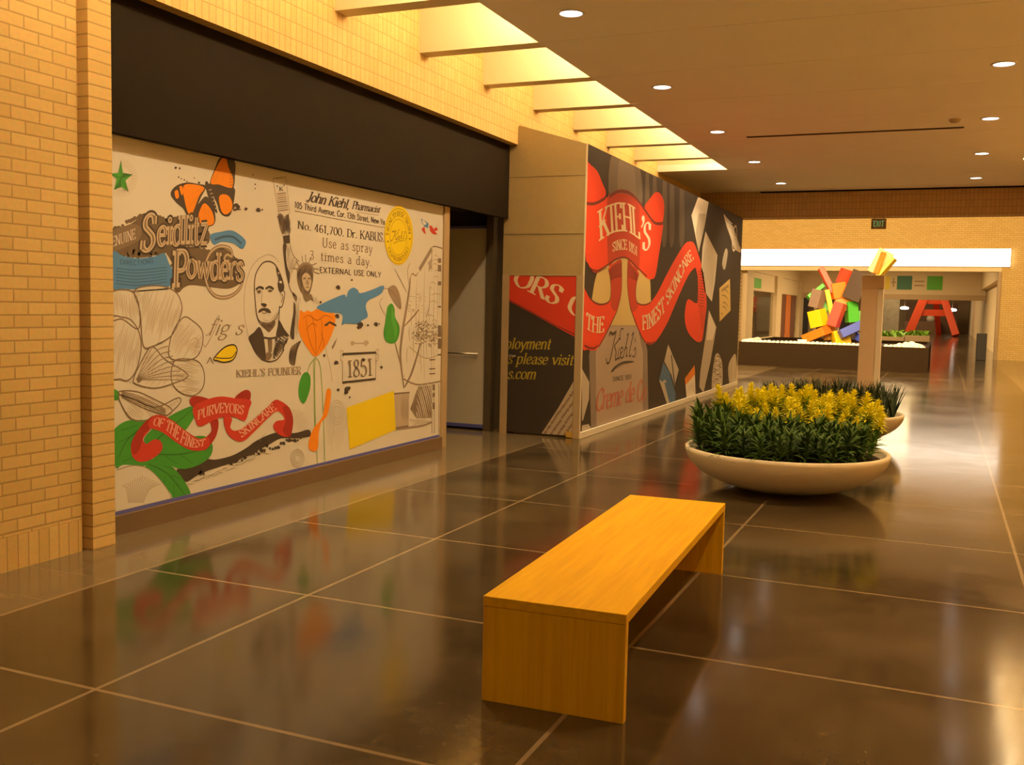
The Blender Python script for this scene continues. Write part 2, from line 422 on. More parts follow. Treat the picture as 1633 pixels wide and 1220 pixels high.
obj('seat', BV(-BW, BW, -BL, BL, BH-.042, BH, .003), M_WOOD_Y, bench)
for s in (-1, 1):
    a, b_ = sorted((s*BL-s*.002, s*(BL-.042)))
    obj('end_panel', BV(-BW+.001, BW-.001, a, b_, 0, BH-.0425, .0025), M_WOOD_Z, bench)

# ------------------------------------------------------------------ planter bowls and plants
M_BOWL = mat('bowl_stone', (.86, .74, .54), .5, var=.04, scale=9, bump=.03)
M_SOIL = mat('potting_soil', (.035, .022, .012), .95, var=.4, scale=30, bump=.4)
RB, HB = .918, .372
def bowl(label, x, y):
    t = thing('planter_bowl', label, 'planter', (x, y, 0), 0, 'wide shallow planter bowls')
    prof = [(0, 0), (.34, 0)]
    for i in range(1, 13):
        z = HB*i/12; prof.append((RB*math.sqrt(1-((HB-z)/.402)**2), z))
    prof += [(RB-.012, HB+.008), (RB-.032, HB+.006), (RB-.045, HB-.02), (RB-.14, HB-.12), (0, HB-.12)]
    bm = bmesh.new(); lathe(bm, prof, 96); obj('bowl', bm, M_BOWL, t)
    bm = bmesh.new(); lathe(bm, [(RB-.062, HB-.055), (.5, HB-.03), (0, HB-.025)], 48); obj('soil', bm, M_SOIL, t)
    return t
b1 = (-1.275, 9.46); b2 = (-1.29, 13.40)
bowl('wide cream planter bowl full of yellow flowers beyond the bench', *b1)
bowl('wide cream planter bowl of dark spiky plants behind the flower bowl', *b2)

M_LEAF = mat('dark_green_leaf', (.060, .125, .014), .55, var=.45, scale=12, spec=.3)
M_LEAF2 = mat('bright_green_leaf', (.15, .30, .025), .55, var=.4, scale=12, spec=.3)
M_BLADE = mat('deep_green_blade', (.030, .055, .016), .5, var=.4, scale=9)
M_PLUME = mat('yellow_plume', (.92, .80, .010), .7, var=.18, scale=25)
def leaf(bm, base, az, L, wd, up, droop, mi=0):
    """a pointed blade with a folded midrib, bending over"""
    d = Vector((math.cos(az), math.sin(az), 0)); s = Vector((-d.y, d.x, 0)); p = Vector(base); prev = None
    n = 4
    for i in range(n+1):
        t = i/n; ang = up-droop*t
        wv = wd*(.35+.65*math.sin(PI*min(1, .18+t*.62)))*(1-t**2.2)
        fold = Vector((0, 0, wv*.35))
        row = (bm.verts.new(p-s*wv+fold), bm.verts.new(p), bm.verts.new(p+s*wv+fold)) if i < n else (bm.verts.new(p),)
        if prev:
            if len(row) == 3:
                fs = [bm.faces.new((prev[0], prev[1], row[1], row[0])), bm.faces.new((prev[1], prev[2], row[2], row[1]))]
            else: fs = [bm.faces.new((prev[0], prev[1], row[0])), bm.faces.new((prev[1], prev[2], row[0]))]
            for f in fs: f.material_index = mi; f.smooth = True
        prev = row
        p = p+(d*math.cos(ang)+Vector((0, 0, math.sin(ang))))*(L/n)
def foliage(rnd, H, n, L, mi=0):
    bm = bmesh.new(); tube(bm, (0, 0, 0), (0, 0, H*.95), .007, 6)
    for i in range(n):
        t = (i+.5)/n; az = i*2.4+rnd.uniform(-.3, .3)
        leaf(bm, (0, 0, H*(.12+.86*t)), az, L*rnd.uniform(.75, 1.25)*(1.15-.5*t), .0155*rnd.uniform(.8, 1.25), rnd.uniform(.2, .9)+.6*t, rnd.uniform(.6, 1.3)*(1-.4*t))
    return bm
def plume(rnd, z0, H):
    bm = bmesh.new(); n = 70
    for i in range(n):
        t = i/n; az = i*2.4
        leaf(bm, (0, 0, z0+H*.85*t), az, .115*(1.1-.72*t)*rnd.uniform(.7, 1.25), .014*(1.1-.4*t), .25+.75*t*rnd.uniform(.7, 1.2), rnd.uniform(.2, 1.0))
    leaf(bm, (0, 0, z0+H*.75), 0, H*.3, .012, 1.5, .1)
    return bm
rnd = random.Random(5)
G_LAB = 'dark green leafy plant without flowers packed in the front of the flower bowl'
Y_LAB = 'green leafy plant topped with a feathery yellow plume in the flower bowl'
greens, yellows = [], []
def new_green(k):
    t = thing('leafy_plant', G_LAB, 'plant', (0, 0, 0), 0, 'green plants in the flower bowl')
    obj('foliage', foliage(rnd, .30, 38, .165), M_LEAF, t); return t
def new_yellow(k):
    t = thing('plume_flower_plant', Y_LAB, 'flowering plant', (0, 0, 0), 0, 'yellow plume flowers in the flower bowl')
    obj('foliage', foliage(rnd, .40, 42, .165), M_LEAF2, t)
    obj('flower_plume', plume(rnd, .37, .20), M_PLUME, t); return t
used = set()
ng = ny = 0
st = .132
for j in range(-8, 9):
    for i in range(-8, 9):
        x = (i+.5*(j % 2))*st+rnd.uniform(-.025, .025); y = j*st*.87+rnd.uniform(-.025, .025)
        if math.hypot(x, y) > RB-.115: continue
        back = y > -.17+.6*max(0, -x-.25) and x > -.60 and rnd.random() > .22
        pool, mk = (yellows, new_yellow) if back else (greens, new_green)
        z = HB-.05 if math.hypot(x, y) > .5 else HB-.035
        loc = (b1[0]+x, b1[1]+y, z)
        rz = rnd.uniform(0, 6.28)
        s = rnd.uniform(.82, 1.08)*((.86+.16*min(1, max(0, y+.17)/.5)) if back else .90+.25*min(1.2, (y+.8)/.8))
        if len(pool) < 4: t = mk(0); pool.append(t); t.location = loc; t.rotation_euler[2] = rz
        else: t = dup(rnd.choice(pool), loc, rz)
        t.scale = (min(1.1, s*1.02),)*2+(s,)
        lean = .28*math.hypot(x, y)/RB+rnd.uniform(-.10, .12); a = math.atan2(y, x)
        t.rotation_euler = (Matrix.Rotation(lean, 3, Vector((-math.sin(a), math.cos(a), 0))) @ Matrix.Rotation(rz, 3, 'Z')).to_euler()
D_LAB = 'clump of dark upright pointed blades in the second planter bowl'
pool = []
for j in range(-6, 7):
    for i in range(-6, 7):
        x = (i+.5*(j % 2))*.165+rnd.uniform(-.03, .03); y = j*.145+rnd.uniform(-.03, .03)
        if math.hypot(x, y) > RB-.13: continue
        loc = (b2[0]+x, b2[1]+y, HB-.05 if math.hypot(x, y) > .5 else HB-.035)
        if len(pool) < 3:
            bm = bmesh.new()
            for k in range(16): leaf(bm, (rnd.uniform(-.03, .03), rnd.uniform(-.03, .03), 0), rnd.uniform(0, 6.28), rnd.uniform(.3, .5), .017, 1.45-rnd.uniform(0, .25), rnd.uniform(0, .5))
            o = obj('blade_plant', bm, M_BLADE, None, loc); tag(o, D_LAB, 'plant', 'dark blade plants in the second bowl'); pool.append(o)
        else:
            o = rnd.choice(pool).copy(); COL.objects.link(o); o.location = loc
        o.rotation_euler[2] = rnd.uniform(0, 6.28); o.scale = (1, 1, rnd.uniform(.8, 1.1))

# ------------------------------------------------------------------ directory pylon and exit sign at the end of the corridor
M_PYL = mat('pylon_tan', (.78, .58, .36), .5, var=.05)
py = thing('directory_pylon', 'tall narrow tan pylon standing at the end of the corridor behind the flowers', 'pylon', (-1.36, 22.62, 0))
obj('front_panel', BV(-.245, .075, -.12, .12, 0, 2.24, .006), M_PYL, py)
obj('side_panel', BV(.078, .195, -.10, .12, 0, 2.16, .006), mat('pylon_lit_side', (.90, .80, .62), .5), py)  # paler than the front: light on this side is put into its colour
obj('header', BV(-.245, .200, -.135, .135, 2.16, 2.44, .006), mat('pylon_head', (.66, .46, .25), .5), py)
ex = thing('exit_sign', 'small dark exit sign with green letters hanging from the brick beam', 'exit sign', (-1.297, 21.99, 3.62))
obj('housing', BV(-.145, .145, -.035, .035, -.255, -.045, .006), mat('exit_housing', (.30, .20, .09), .5), ex)
bm = bmesh.new()
for x in (-.09, .09): tube(bm, (x, 0, -.05), (x, 0, .0), .008, 8)
obj('mount', bm, mat('exit_housing', (0, 0, 0)), ex)

# ------------------------------------------------------------------ court beyond the beam
M_COURT_Y = brick('court_brick', 'Y', .2032, .0762, .5, .006, CB1, CB2, CBM)
OX0, OX1, OZ = -7.62, 1.92, 3.42       # opening into the far hall
bm = bmesh.new()
box(bm, -14, OX0, COURT, COURT+.5, 0, 6.5); box(bm, OX1, 8, COURT, COURT+.5, 0, 6.5)
box(bm, OX0, OX1, COURT, COURT+.5, OZ, 6.5)
struct('wall_court', bm, M_COURT_Y, 'cream brick wall of the court')
struct('wall_court_left', B(-14.3, -14, Y1+.5, COURT+.5, 0, 6.5), M_BRICK_X)
struct('wall_court_right', B(8, 8.3, Y1+.5, COURT+.5, 0, 6.5), M_BRICK_X)
bm = bmesh.new(); box(bm, -14, XL-.2, Y1+.2, Y1+.5, 0, 6.5); box(bm, XR+.3, 8, Y1+.2, Y1+.5, 0, 6.5)
struct('wall_court_near', bm, M_BRICK_Y)
struct('ceiling_court', B(-14, 8, Y1, COURT+.5, 6.5, 6.7), M_PLASTER)
struct('trim_5', B(OX0, OX1, COURT-.02, COURT+.5, OZ-.17, OZ), M_PLASTER, 'cream plaster head of the opening under the light band')
lb = thing('light_band', 'long glowing white light band across the court above the wide opening', 'light', (-2.85, COURT-.125, OZ))
obj('diffuser', B(-4.95, 5.03, -.02, .08, .012, .660), emit('light_band_glow', (1.0, .93, .80), 3.4), lb)
bm = B(-4.95, 5.03, -.03, .124, .0, .012); box(bm, -4.95, 5.03, -.03, .124, .660, .672); box(bm, -4.95, 5.03, .080, .124, .012, .660)
obj('casing', bm, M_PLASTER, lb)
struct('trim_6', B(OX1-.10, OX1, COURT-.06, COURT+.5, 0, OZ-.17), mat('jamb_tan', (.42, .29, .15), .6))

# low dark planter with pale stones
M_STONE = mat('pale_stone', (.86, .83, .72), .7, var=.08, scale=20)
PX0, PX1, PY0, PY1, PH = -5.55, -.30, 30.1, 36.9, .70
pl = thing('court_planter', 'low dark brown rectangular planter box edged with white stones in the court', 'planter', (-2.925, 33.5, 0))
M_PLDARK = mat('planter_bronze', (.024, .0135, .006), .75, var=.1, spec=.05)
bm = bmesh.new()
for a in ((PX0, PX1, PY0, PY0+.1), (PX0, PX1, PY1-.1, PY1), (PX0, PX0+.1, PY0+.1, PY1-.1), (PX1-.1, PX1, PY0+.1, PY1-.1)): box(bm, *a, 0, PH)
part('wall_panel', bm, M_PLDARK, pl)
part('fill', B(PX0+.1, PX1-.1, PY0+.1, PY1-.1, .3, PH-.10), mat('dark_gravel', (.06, .042, .03), .8, var=.3, scale=20), pl)
proto = []
def stone(x, y, z, r, label, group):
    if len(proto) < 5:
        bm = bmesh.new(); blob(bm, (0, 0, 0), .1, rnd, 0, 2, (1, 1, .75)); o = obj('stone', bm, M_STONE, None); tag(o, label, 'stone', group); proto.append(o)
    else: o = rnd.choice(proto).copy(); COL.objects.link(o); o['label'] = label; o['group'] = group
    o.location = (x, y, z); o.scale = (r/.1,)*3; o.rotation_euler = (rnd.uniform(-.2, .2), rnd.uniform(-.2, .2), rnd.uniform(0, 6.28))
x = PX0+.12
while x < -1.95:
    stone(x, PY0+.12, PH+.015, rnd.uniform(.065, .085), 'pale stone in the row along the front rim of the court planter', 'rim stones of the court planter'); x += .125
y = PY0+.3
while y < PY0+3:
    stone(PX0+.12, y, PH+.015, rnd.uniform(.065, .085), 'pale stone in the row along the left rim of the court planter', 'left rim stones of the court planter'); y += .13
for x in (-1.42, -1.30, -1.18, -1.06): stone(x, PY0+.12, PH+.015, .07, 'pale stone on the planter rim just right of the pylon', 'rim stones right of the pylon')
for i in range(46):
    a = rnd.uniform(0, 6.28); q = rnd.uniform(0, 1)**.6
    stone(-.80+q*.38*math.cos(a), PY0+.42+q*.30*math.sin(a), PH-.03+.13*(1-q)+rnd.uniform(0, .04), rnd.uniform(.07, .095), 'white stone in the heap on the right corner of the court planter', 'heaped white stones on the court planter')
tag(obj('plaque', BV(-.13, .13, -.05, .05, 0, .12, .01), mat('plaque_white', (.85, .83, .78), .5), None, (-3.75, PY0+.3, PH-.005)), 'small white plaque on the front rim of the court planter', 'plaque')

# block sculpture standing in the planter
sc = thing('block_sculpture', 'tall cluster of tumbling coloured blocks standing in the court planter', 'sculpture', (-2.85, 32.6, PH-.10))
PAINT = {'brown': (.055, .032, .023), 'yellow': (.86, .55, .01), 'orange': (.80, .20, .015), 'red': (.75, .045, .012), 'rose': (.72, .07, .05), 'green': (.06, .40, .03),
         'taupe': (.22, .15, .12), 'blue': (.035, .07, .52), 'cream': (.90, .82, .42), 'ochre': (.55, .24, .02)}
def P(c): return mat(c+'_paint', PAINT[c], .4)
S = .00403
for u, v, wd, ht, dp, rot, yaw, dy, c in (
    (968, 445, 150, 225, 60, -20, -24, -.25, 'brown'), (1120, 260, 120, 190, 30, -25, 28, .10, 'cream'), (1108, 265, 22, 170, 90, -16, 30, -.05, 'orange'),
    (1160, 305, 26, 190, 90, -38, -12, .02, 'yellow'), (735, 400, 40, 215, 70, 28, 15, .0, 'red'), (868, 372, 95, 115, 80, -18, 22, .12, 'red'),
    (820, 480, 110, 120, 90, 12, 25, .05, 'orange'), (655, 490, 150, 32, 80, 42, 18, .0, 'green'), (678, 545, 85, 140, 80, -12, -28, -.2, 'taupe'),
    (768, 585, 36, 225, 80, 14, 10, -.15, 'yellow'), (688, 695, 110, 130, 90, 14, -30, -.2, 'yellow'), (828, 662, 78, 185, 70, -16, -20, -.32, 'rose'),
    (925, 640, 80, 160, 90, 6, 25, .05, 'green'), (725, 612, 50, 80, 60, 30, 10, .08, 'green'), (938, 772, 190, 66, 110, 28, 20, -.3, 'blue'),
    (1026, 842, 120, 56, 90, -20, 24, -.15, 'blue'), (684, 816, 190, 66, 120, 24, -24, -.28, 'orange'), (858, 838, 120, 115, 80, 14, 28, -.1, 'yellow'),
    (1046, 500, 34, 170, 60, -16, 10, .1, 'red'), (770, 800, 90, 120, 70, 8, 0, .1, 'ochre'), (860, 570, 120, 130, 90, 10, 12, .1, 'ochre'), (985, 690, 60, 110, 60, 26, 10, .15, 'green')):
    X_ = (u-862)*S; Z_ = (902-v)*S
    m = Matrix.Translation((X_, dy, Z_)) @ Matrix.Rotation(math.radians(-rot), 4, 'Y') @ Matrix.Rotation(math.radians(yaw), 4, 'Z')
    # rotation about Y is clockwise seen from the front
    bm = bmesh.new(); box(bm, -wd*S/2, wd*S/2, -dp*S/2, dp*S/2, -ht*S/2, ht*S/2)
    bmesh.ops.recalc_face_normals(bm, faces=bm.faces); bmesh.ops.bevel(bm, geom=list(bm.edges), offset=.006, segments=1, affect='EDGES')
    bmesh.ops.transform(bm, matrix=m, verts=bm.verts)
    obj('block', bm, P(c), sc)['label'] = c+' block'
bm = bmesh.new(); tube(bm, (.0, .05, -.01), (.0, .05, .5), .06, 12); tube(bm, (-.35, .05, -.01), (-.3, .05, .4), .05, 12)
obj('support', bm, P('brown'), sc)

# ------------------------------------------------------------------ far hall
M_HALL = mat('hall_plaster', (.74, .58, .36), .7, var=.03)
M_COLM = mat('hall_column', (.70, .54, .32), .6)
struct('wall_hall_left', B(-7.9, -7.6, COURT+.5, FAR, 3.32, 4.6), M_HALL, 'cream wall above the shop fronts')
struct('wall_hall_right', B(2.15, 2.4, COURT+.5, FAR, 0, 4.6), M_HALL)
struct('wall_hall_back', B(-7.9, 2.4, FAR, FAR+.3, 0, 4.6), M_HALL)
struct('ceiling_hall', B(-7.9, 2.4, COURT+.5, FAR, 4.55, 4.7), M_PLASTER)
struct('trim_7', B(1.86, 2.15, COURT+.5, 73, 3.0, 4.55), M_HALL, 'dropped soffit along the right side of the hall')
struct('wall_shop_back', B(-10.5, -10.3, COURT, 75, 0, 3.4), mat('shop_interior', (.30, .20, .10), .8))
for y in (42.4, 50.6, 59.2, 66, 74, 82): struct('trim_8', B(-7.75, -7.45, y-.6, y+1.0, 0, 3.32), M_COLM, 'cream column between shop fronts')
M_GLASS = mat('shop_glass', (.9, .85, .7), .03)
g_b = M_GLASS.node_tree.nodes['Principled BSDF']; g_b.inputs['Transmission Weight'].default_value = 1; g_b.inputs['IOR'].default_value = 1.1
def shopfront(y0, y1, label, sign, doorcol=None):
    t = thing('shop_front', label, 'shop front', (-7.6, y0, 0))
    bm = bmesh.new()
    for a, b_ in ((y0, y0+.08), (y1-.08, y1)): box(bm, -7.66, -7.56, a, b_, 0, 3.3)
    box(bm, -7.66, -7.56, y0+.08, y1-.08, 2.5, 2.58); box(bm, -7.66, -7.56, y0+.08, y1-.08, .02, .4)
    part('frame', bm, M_COLM, t)
    part('pane', B(-7.615, -7.605, y0+.08, y1-.08, .4, 2.5), M_GLASS, t)
    part('fascia', B(-7.66, -7.58, y0+.08, y1-.08, 2.58, 3.3), M_HALL, t)
    if sign: part('sign_panel', B(-7.58, -7.555, y0+.25, y0+2.3, 2.62, 3.05), mat('sign_green', (.10, .42, .03), .5), t)
    if doorcol:
        for k in range(3): part('door_panel', BV(-7.60, -7.54, y0+.3+k*1.9, y0+2.0+k*1.9, .05, 2.48, .01), mat('door_red_brown' if k != 1 else 'door_orange', (.16, .05, .02) if k != 1 else (.62, .16, .02), .5), t)
    return t
shopfront(43.6, 49.9, 'shop front with a square green sign above its window, left of the block sculpture', True)
shopfront(51.7, 58.5, 'shop front with dark red and orange doors, left of the block sculpture', False, True)
area('shop_fill_light', (-9, 46.5, 3.3), 1.5, 5, 60, WARM_PALE)  # unseen fill light added to brighten the shop behind the glass
sh = thing('display_shelf', 'tall display shelf of small goods behind the green-signed shop window', 'shelf', (-8.5, 46.6, 0))
bm = bmesh.new()
for y in (44.4, 46.6, 48.8): box(bm, -8.7, -8.3, y-.03, y+.03, 0, 2.4)
for z in (.45, .9, 1.35, 1.8, 2.3): box(bm, -8.7, -8.3, 44.4, 48.8, z-.02, z+.02)
part('rack', bm, mat('rack_grey', (.25, .22, .17), .5), sh)
good = None
for z in (.47, .92, 1.37, 1.82):
    for k in range(8):
        y = 44.7+k*.53
        lab = 'small boxed goods on the display shelf behind the shop window'
        if good is None: good = obj('goods_box', BV(-.12, .12, -.12, .12, 0, .28, .01), mat('goods_pale', (.62, .52, .40), .5)); tag(good, lab, 'box', 'goods on the display shelf'); o = good
        else: o = good.copy(); COL.objects.link(o)
        o.location = (-8.45, y+rnd.uniform(-.06, .06), z); o.scale[2] = rnd.uniform(.5, 1.05)
M_LETTER = mat('letter_bronze', (.16, .09, .04), .5)

# sign wall across the hall with coloured squares
sw = thing('sign_wall', 'cream sign wall hanging across the hall with coloured squares, a plus and an equals mark', 'sign', (-2.8, 60, 0))
part('panel', B(-7.6, 2.1, 60, 60.25, 2.70, 4.5), M_HALL, sw)
part('lower_lip', B(-7.6, 2.1, 59.9, 60.3, 2.42, 2.70), mat('lip_tan', (.52, .36, .19), .6), sw)
for x0, x1, c, nm in ((-3.05, -2.80, (.80, .58, .02), 'yellow'), (-2.42, -1.64, (.035, .16, .07), 'dark green'), (-.87, -.08, (.10, .42, .02), 'bright green')):
    part('colour_square', B(x0, x1, 59.985, 60, 2.97, 3.73), mat('square_'+nm.replace(' ', '_'), c, .5), sw)['label'] = nm+' square'
bm = B(-2.72, -2.48, 59.99, 60, 3.33, 3.40); box(bm, -2.635, -2.565, 59.989, 60, 3.12, 3.60); part('plus_mark', bm, mat('mark_tan', (.40, .27, .13), .6), sw)
bm = B(-1.52, -1.02, 59.99, 60, 3.40, 3.47); box(bm, -1.52, -1.02, 59.99, 60, 3.17, 3.24); part('equals_mark', bm, mat('mark_tan', (0, 0, 0)), sw)

# red A-shaped beams standing past the sign wall
ra = thing('beam_sculpture', 'large red sculpture of splayed steel beams standing past the sign wall', 'sculpture', (-.5, 82, 0))
M_RED = mat('red_steel', (.78, .075, .008), .45)
def beam(p, q, wd):
    p, q = Vector(p), Vector(q); d = (q-p).normalized(); s = d.cross(Vector((0, 1, 0))).normalized(); n = d.cross(s)
    bm = bmesh.new(); vs_ = []
    for e in (p, q):
        for a, b_ in ((-1, -1), (1, -1), (1, 1), (-1, 1)): vs_.append(bm.verts.new(e+s*a*wd/2+n*b_*wd/2))
    for f in ((0, 1, 2, 3), (4, 7, 6, 5), (0, 4, 5, 1), (1, 5, 6, 2), (2, 6, 7, 3), (3, 7, 4, 0)): bm.faces.new([vs_[i] for i in f])
    bmesh.ops.recalc_face_normals(bm, faces=bm.faces); return bm
obj('beam', beam((-1.80, 0, .1), (-.48, .2, 3.9), .62), M_RED, ra); obj('beam', beam((1.50, -1.2, .1), (.16, .2, 3.9), .50), M_RED, ra)
obj('beam', beam((.3, 3.5, .1), (-.15, .4, 3.9), .4), M_RED, ra)
bm = bmesh.new(); box(bm, -1.05, .72, -.05, .25, 1.50, 1.98); box(bm, -.72, .40, -.05, .25, 2.40, 3.4); obj('hub_plate', bm, M_RED, ra)

# small things of the far hall
tag(obj('trash_bin', BV(-.17, .17, -.17, .17, 0, .98, .02), mat('bin_dark', (.022, .016, .011), .6), None, (1.36, 40.3, 0)), 'dark square trash bin by the right jamb of the court opening', 'trash bin')
def greens_box(x, y, wd, d, label):
    t = thing('hall_planter', label, 'planter', (x, y, 0))
    obj('box', BV(-wd/2, wd/2, -d/2, d/2, 0, .5, .02), mat('planter_tan', (.30, .2, .1), .6), t)
    bm = bmesh.new()
    for k in range(90): leaf(bm, (rnd.uniform(-wd/2+.1, wd/2-.1), rnd.uniform(-d/2+.1, d/2-.1), .45), rnd.uniform(0, 6.28), rnd.uniform(.35, .6), .07, 1.0, 1.0)
    obj('foliage', bm, M_LEAF2, t)
greens_box(-2.6, 52.5, 1.9, 1.4, 'low planter of green leaves in the far hall just right of the pylon')
greens_box(-1.55, 57.0, 2.0, 1.4, 'low planter of green leaves in front of the red sculpture')
pa = thing('display_case', 'grey patterned display wall in the far hall between pylon and red sculpture', 'display wall', (-3.6, 74, 0))
part('panel', B(-4.9, -2.75, 74, 74.3, 0, 2.75), mat('case_grey', (.40, .34, .25), .7, var=.35, scale=3), pa)
part('plinth', B(-5.0, -2.65, 73.9, 74.4, 0, .15), M_BROWN, pa)
kb = thing('kiosk', 'dark brown sales kiosk behind the red sculpture', 'kiosk', (-.8, 92, 0))
part('counter', B(-2.9, -.1, 91, 93.5, 0, 1.0), mat('kiosk_brown', (.14, .07, .03), .6), kb); part('back_wall', B(-2.9, 1.2, 93.6, 93.9, 0, 2.6), mat('kiosk_brown', (0, 0, 0)), kb)
bm = bmesh.new(); lathe(bm, [(0, 1.0), (.3, 1.0), (.34, 1.3), (.2, 1.55), (.26, 1.75), (0, 1.95)], 20); bmesh.ops.translate(bm, verts=bm.verts, vec=(-.9, 91.6, 0)); part('display_bust', bm, mat('bust_grey', (.5, .44, .34), .5), kb)
M_HLAMP = emit('hall_lamp_glow', (1, .9, .72), 5)
for x, y, z, label in ((.72, 90, 2.02, 'glowing white pendant lamp right of the red sculpture'), (-2.95, 90, 2.1, 'small glowing lamp left of the red sculpture')):
    t = thing('pendant_lamp', label, 'lamp', (x, y, z))
    bm = bmesh.new(); lathe(bm, [(0, .12), (.25, .1), (.36, 0), (.3, -.1), (0, -.14)], 24); obj('shade', bm, M_HLAMP, t)
    bm = bmesh.new(); tube(bm, (0, 0, .11), (0, 0, 4.55-z), .02, 8); obj('cord', bm, M_LETTER, t)

# ------------------------------------------------------------------ printing: flat inks and drawn lettering on the boards
def ray_to(px, py, axis, at):
    d = FWD + RIGHT*((px-816.5)/FOCAL) - UP*((py-610)/FOCAL)
    if axis == 'X': t = at/d.x; return (t*d.y, EYE+t*d.z)
    t = at/d.y; return (t*d.x, EYE+t*d.z)

def spline(p, closed=False, n=6):
    p = [Vector(q) for q in p]; N = len(p); out = []
    if N < 3: return p
    for i in range(N if closed else N-1):
        if closed: a, b, c, d = p[i-1], p[i], p[(i+1) % N], p[(i+2) % N]
        else: a, b, c, d = p[max(0, i-1)], p[i], p[i+1], p[min(N-1, i+2)]
        for k in range(n):
            t = k/n
            out.append(.5*((2*b)+(c-a)*t+(2*a-5*b+4*c-d)*t*t+(3*b-a-3*c+d)*t**3))
    if not closed: out.append(p[-1])
    return out

def clip_poly(P, r):
    for ax, lim, sg in ((0, r[0], 1), (0, r[1], -1), (1, r[2], 1), (1, r[3], -1)):
        Q = []
        for i in range(len(P)):
            a, b = P[i-1], P[i]; da, db = sg*(a[ax]-lim), sg*(b[ax]-lim)
            if (da >= 0) != (db >= 0): Q.append(a+(b-a)*(da/(da-db)))
            if db >= 0: Q.append(b)
        P = Q
        if len(P) < 3: return []
    return P

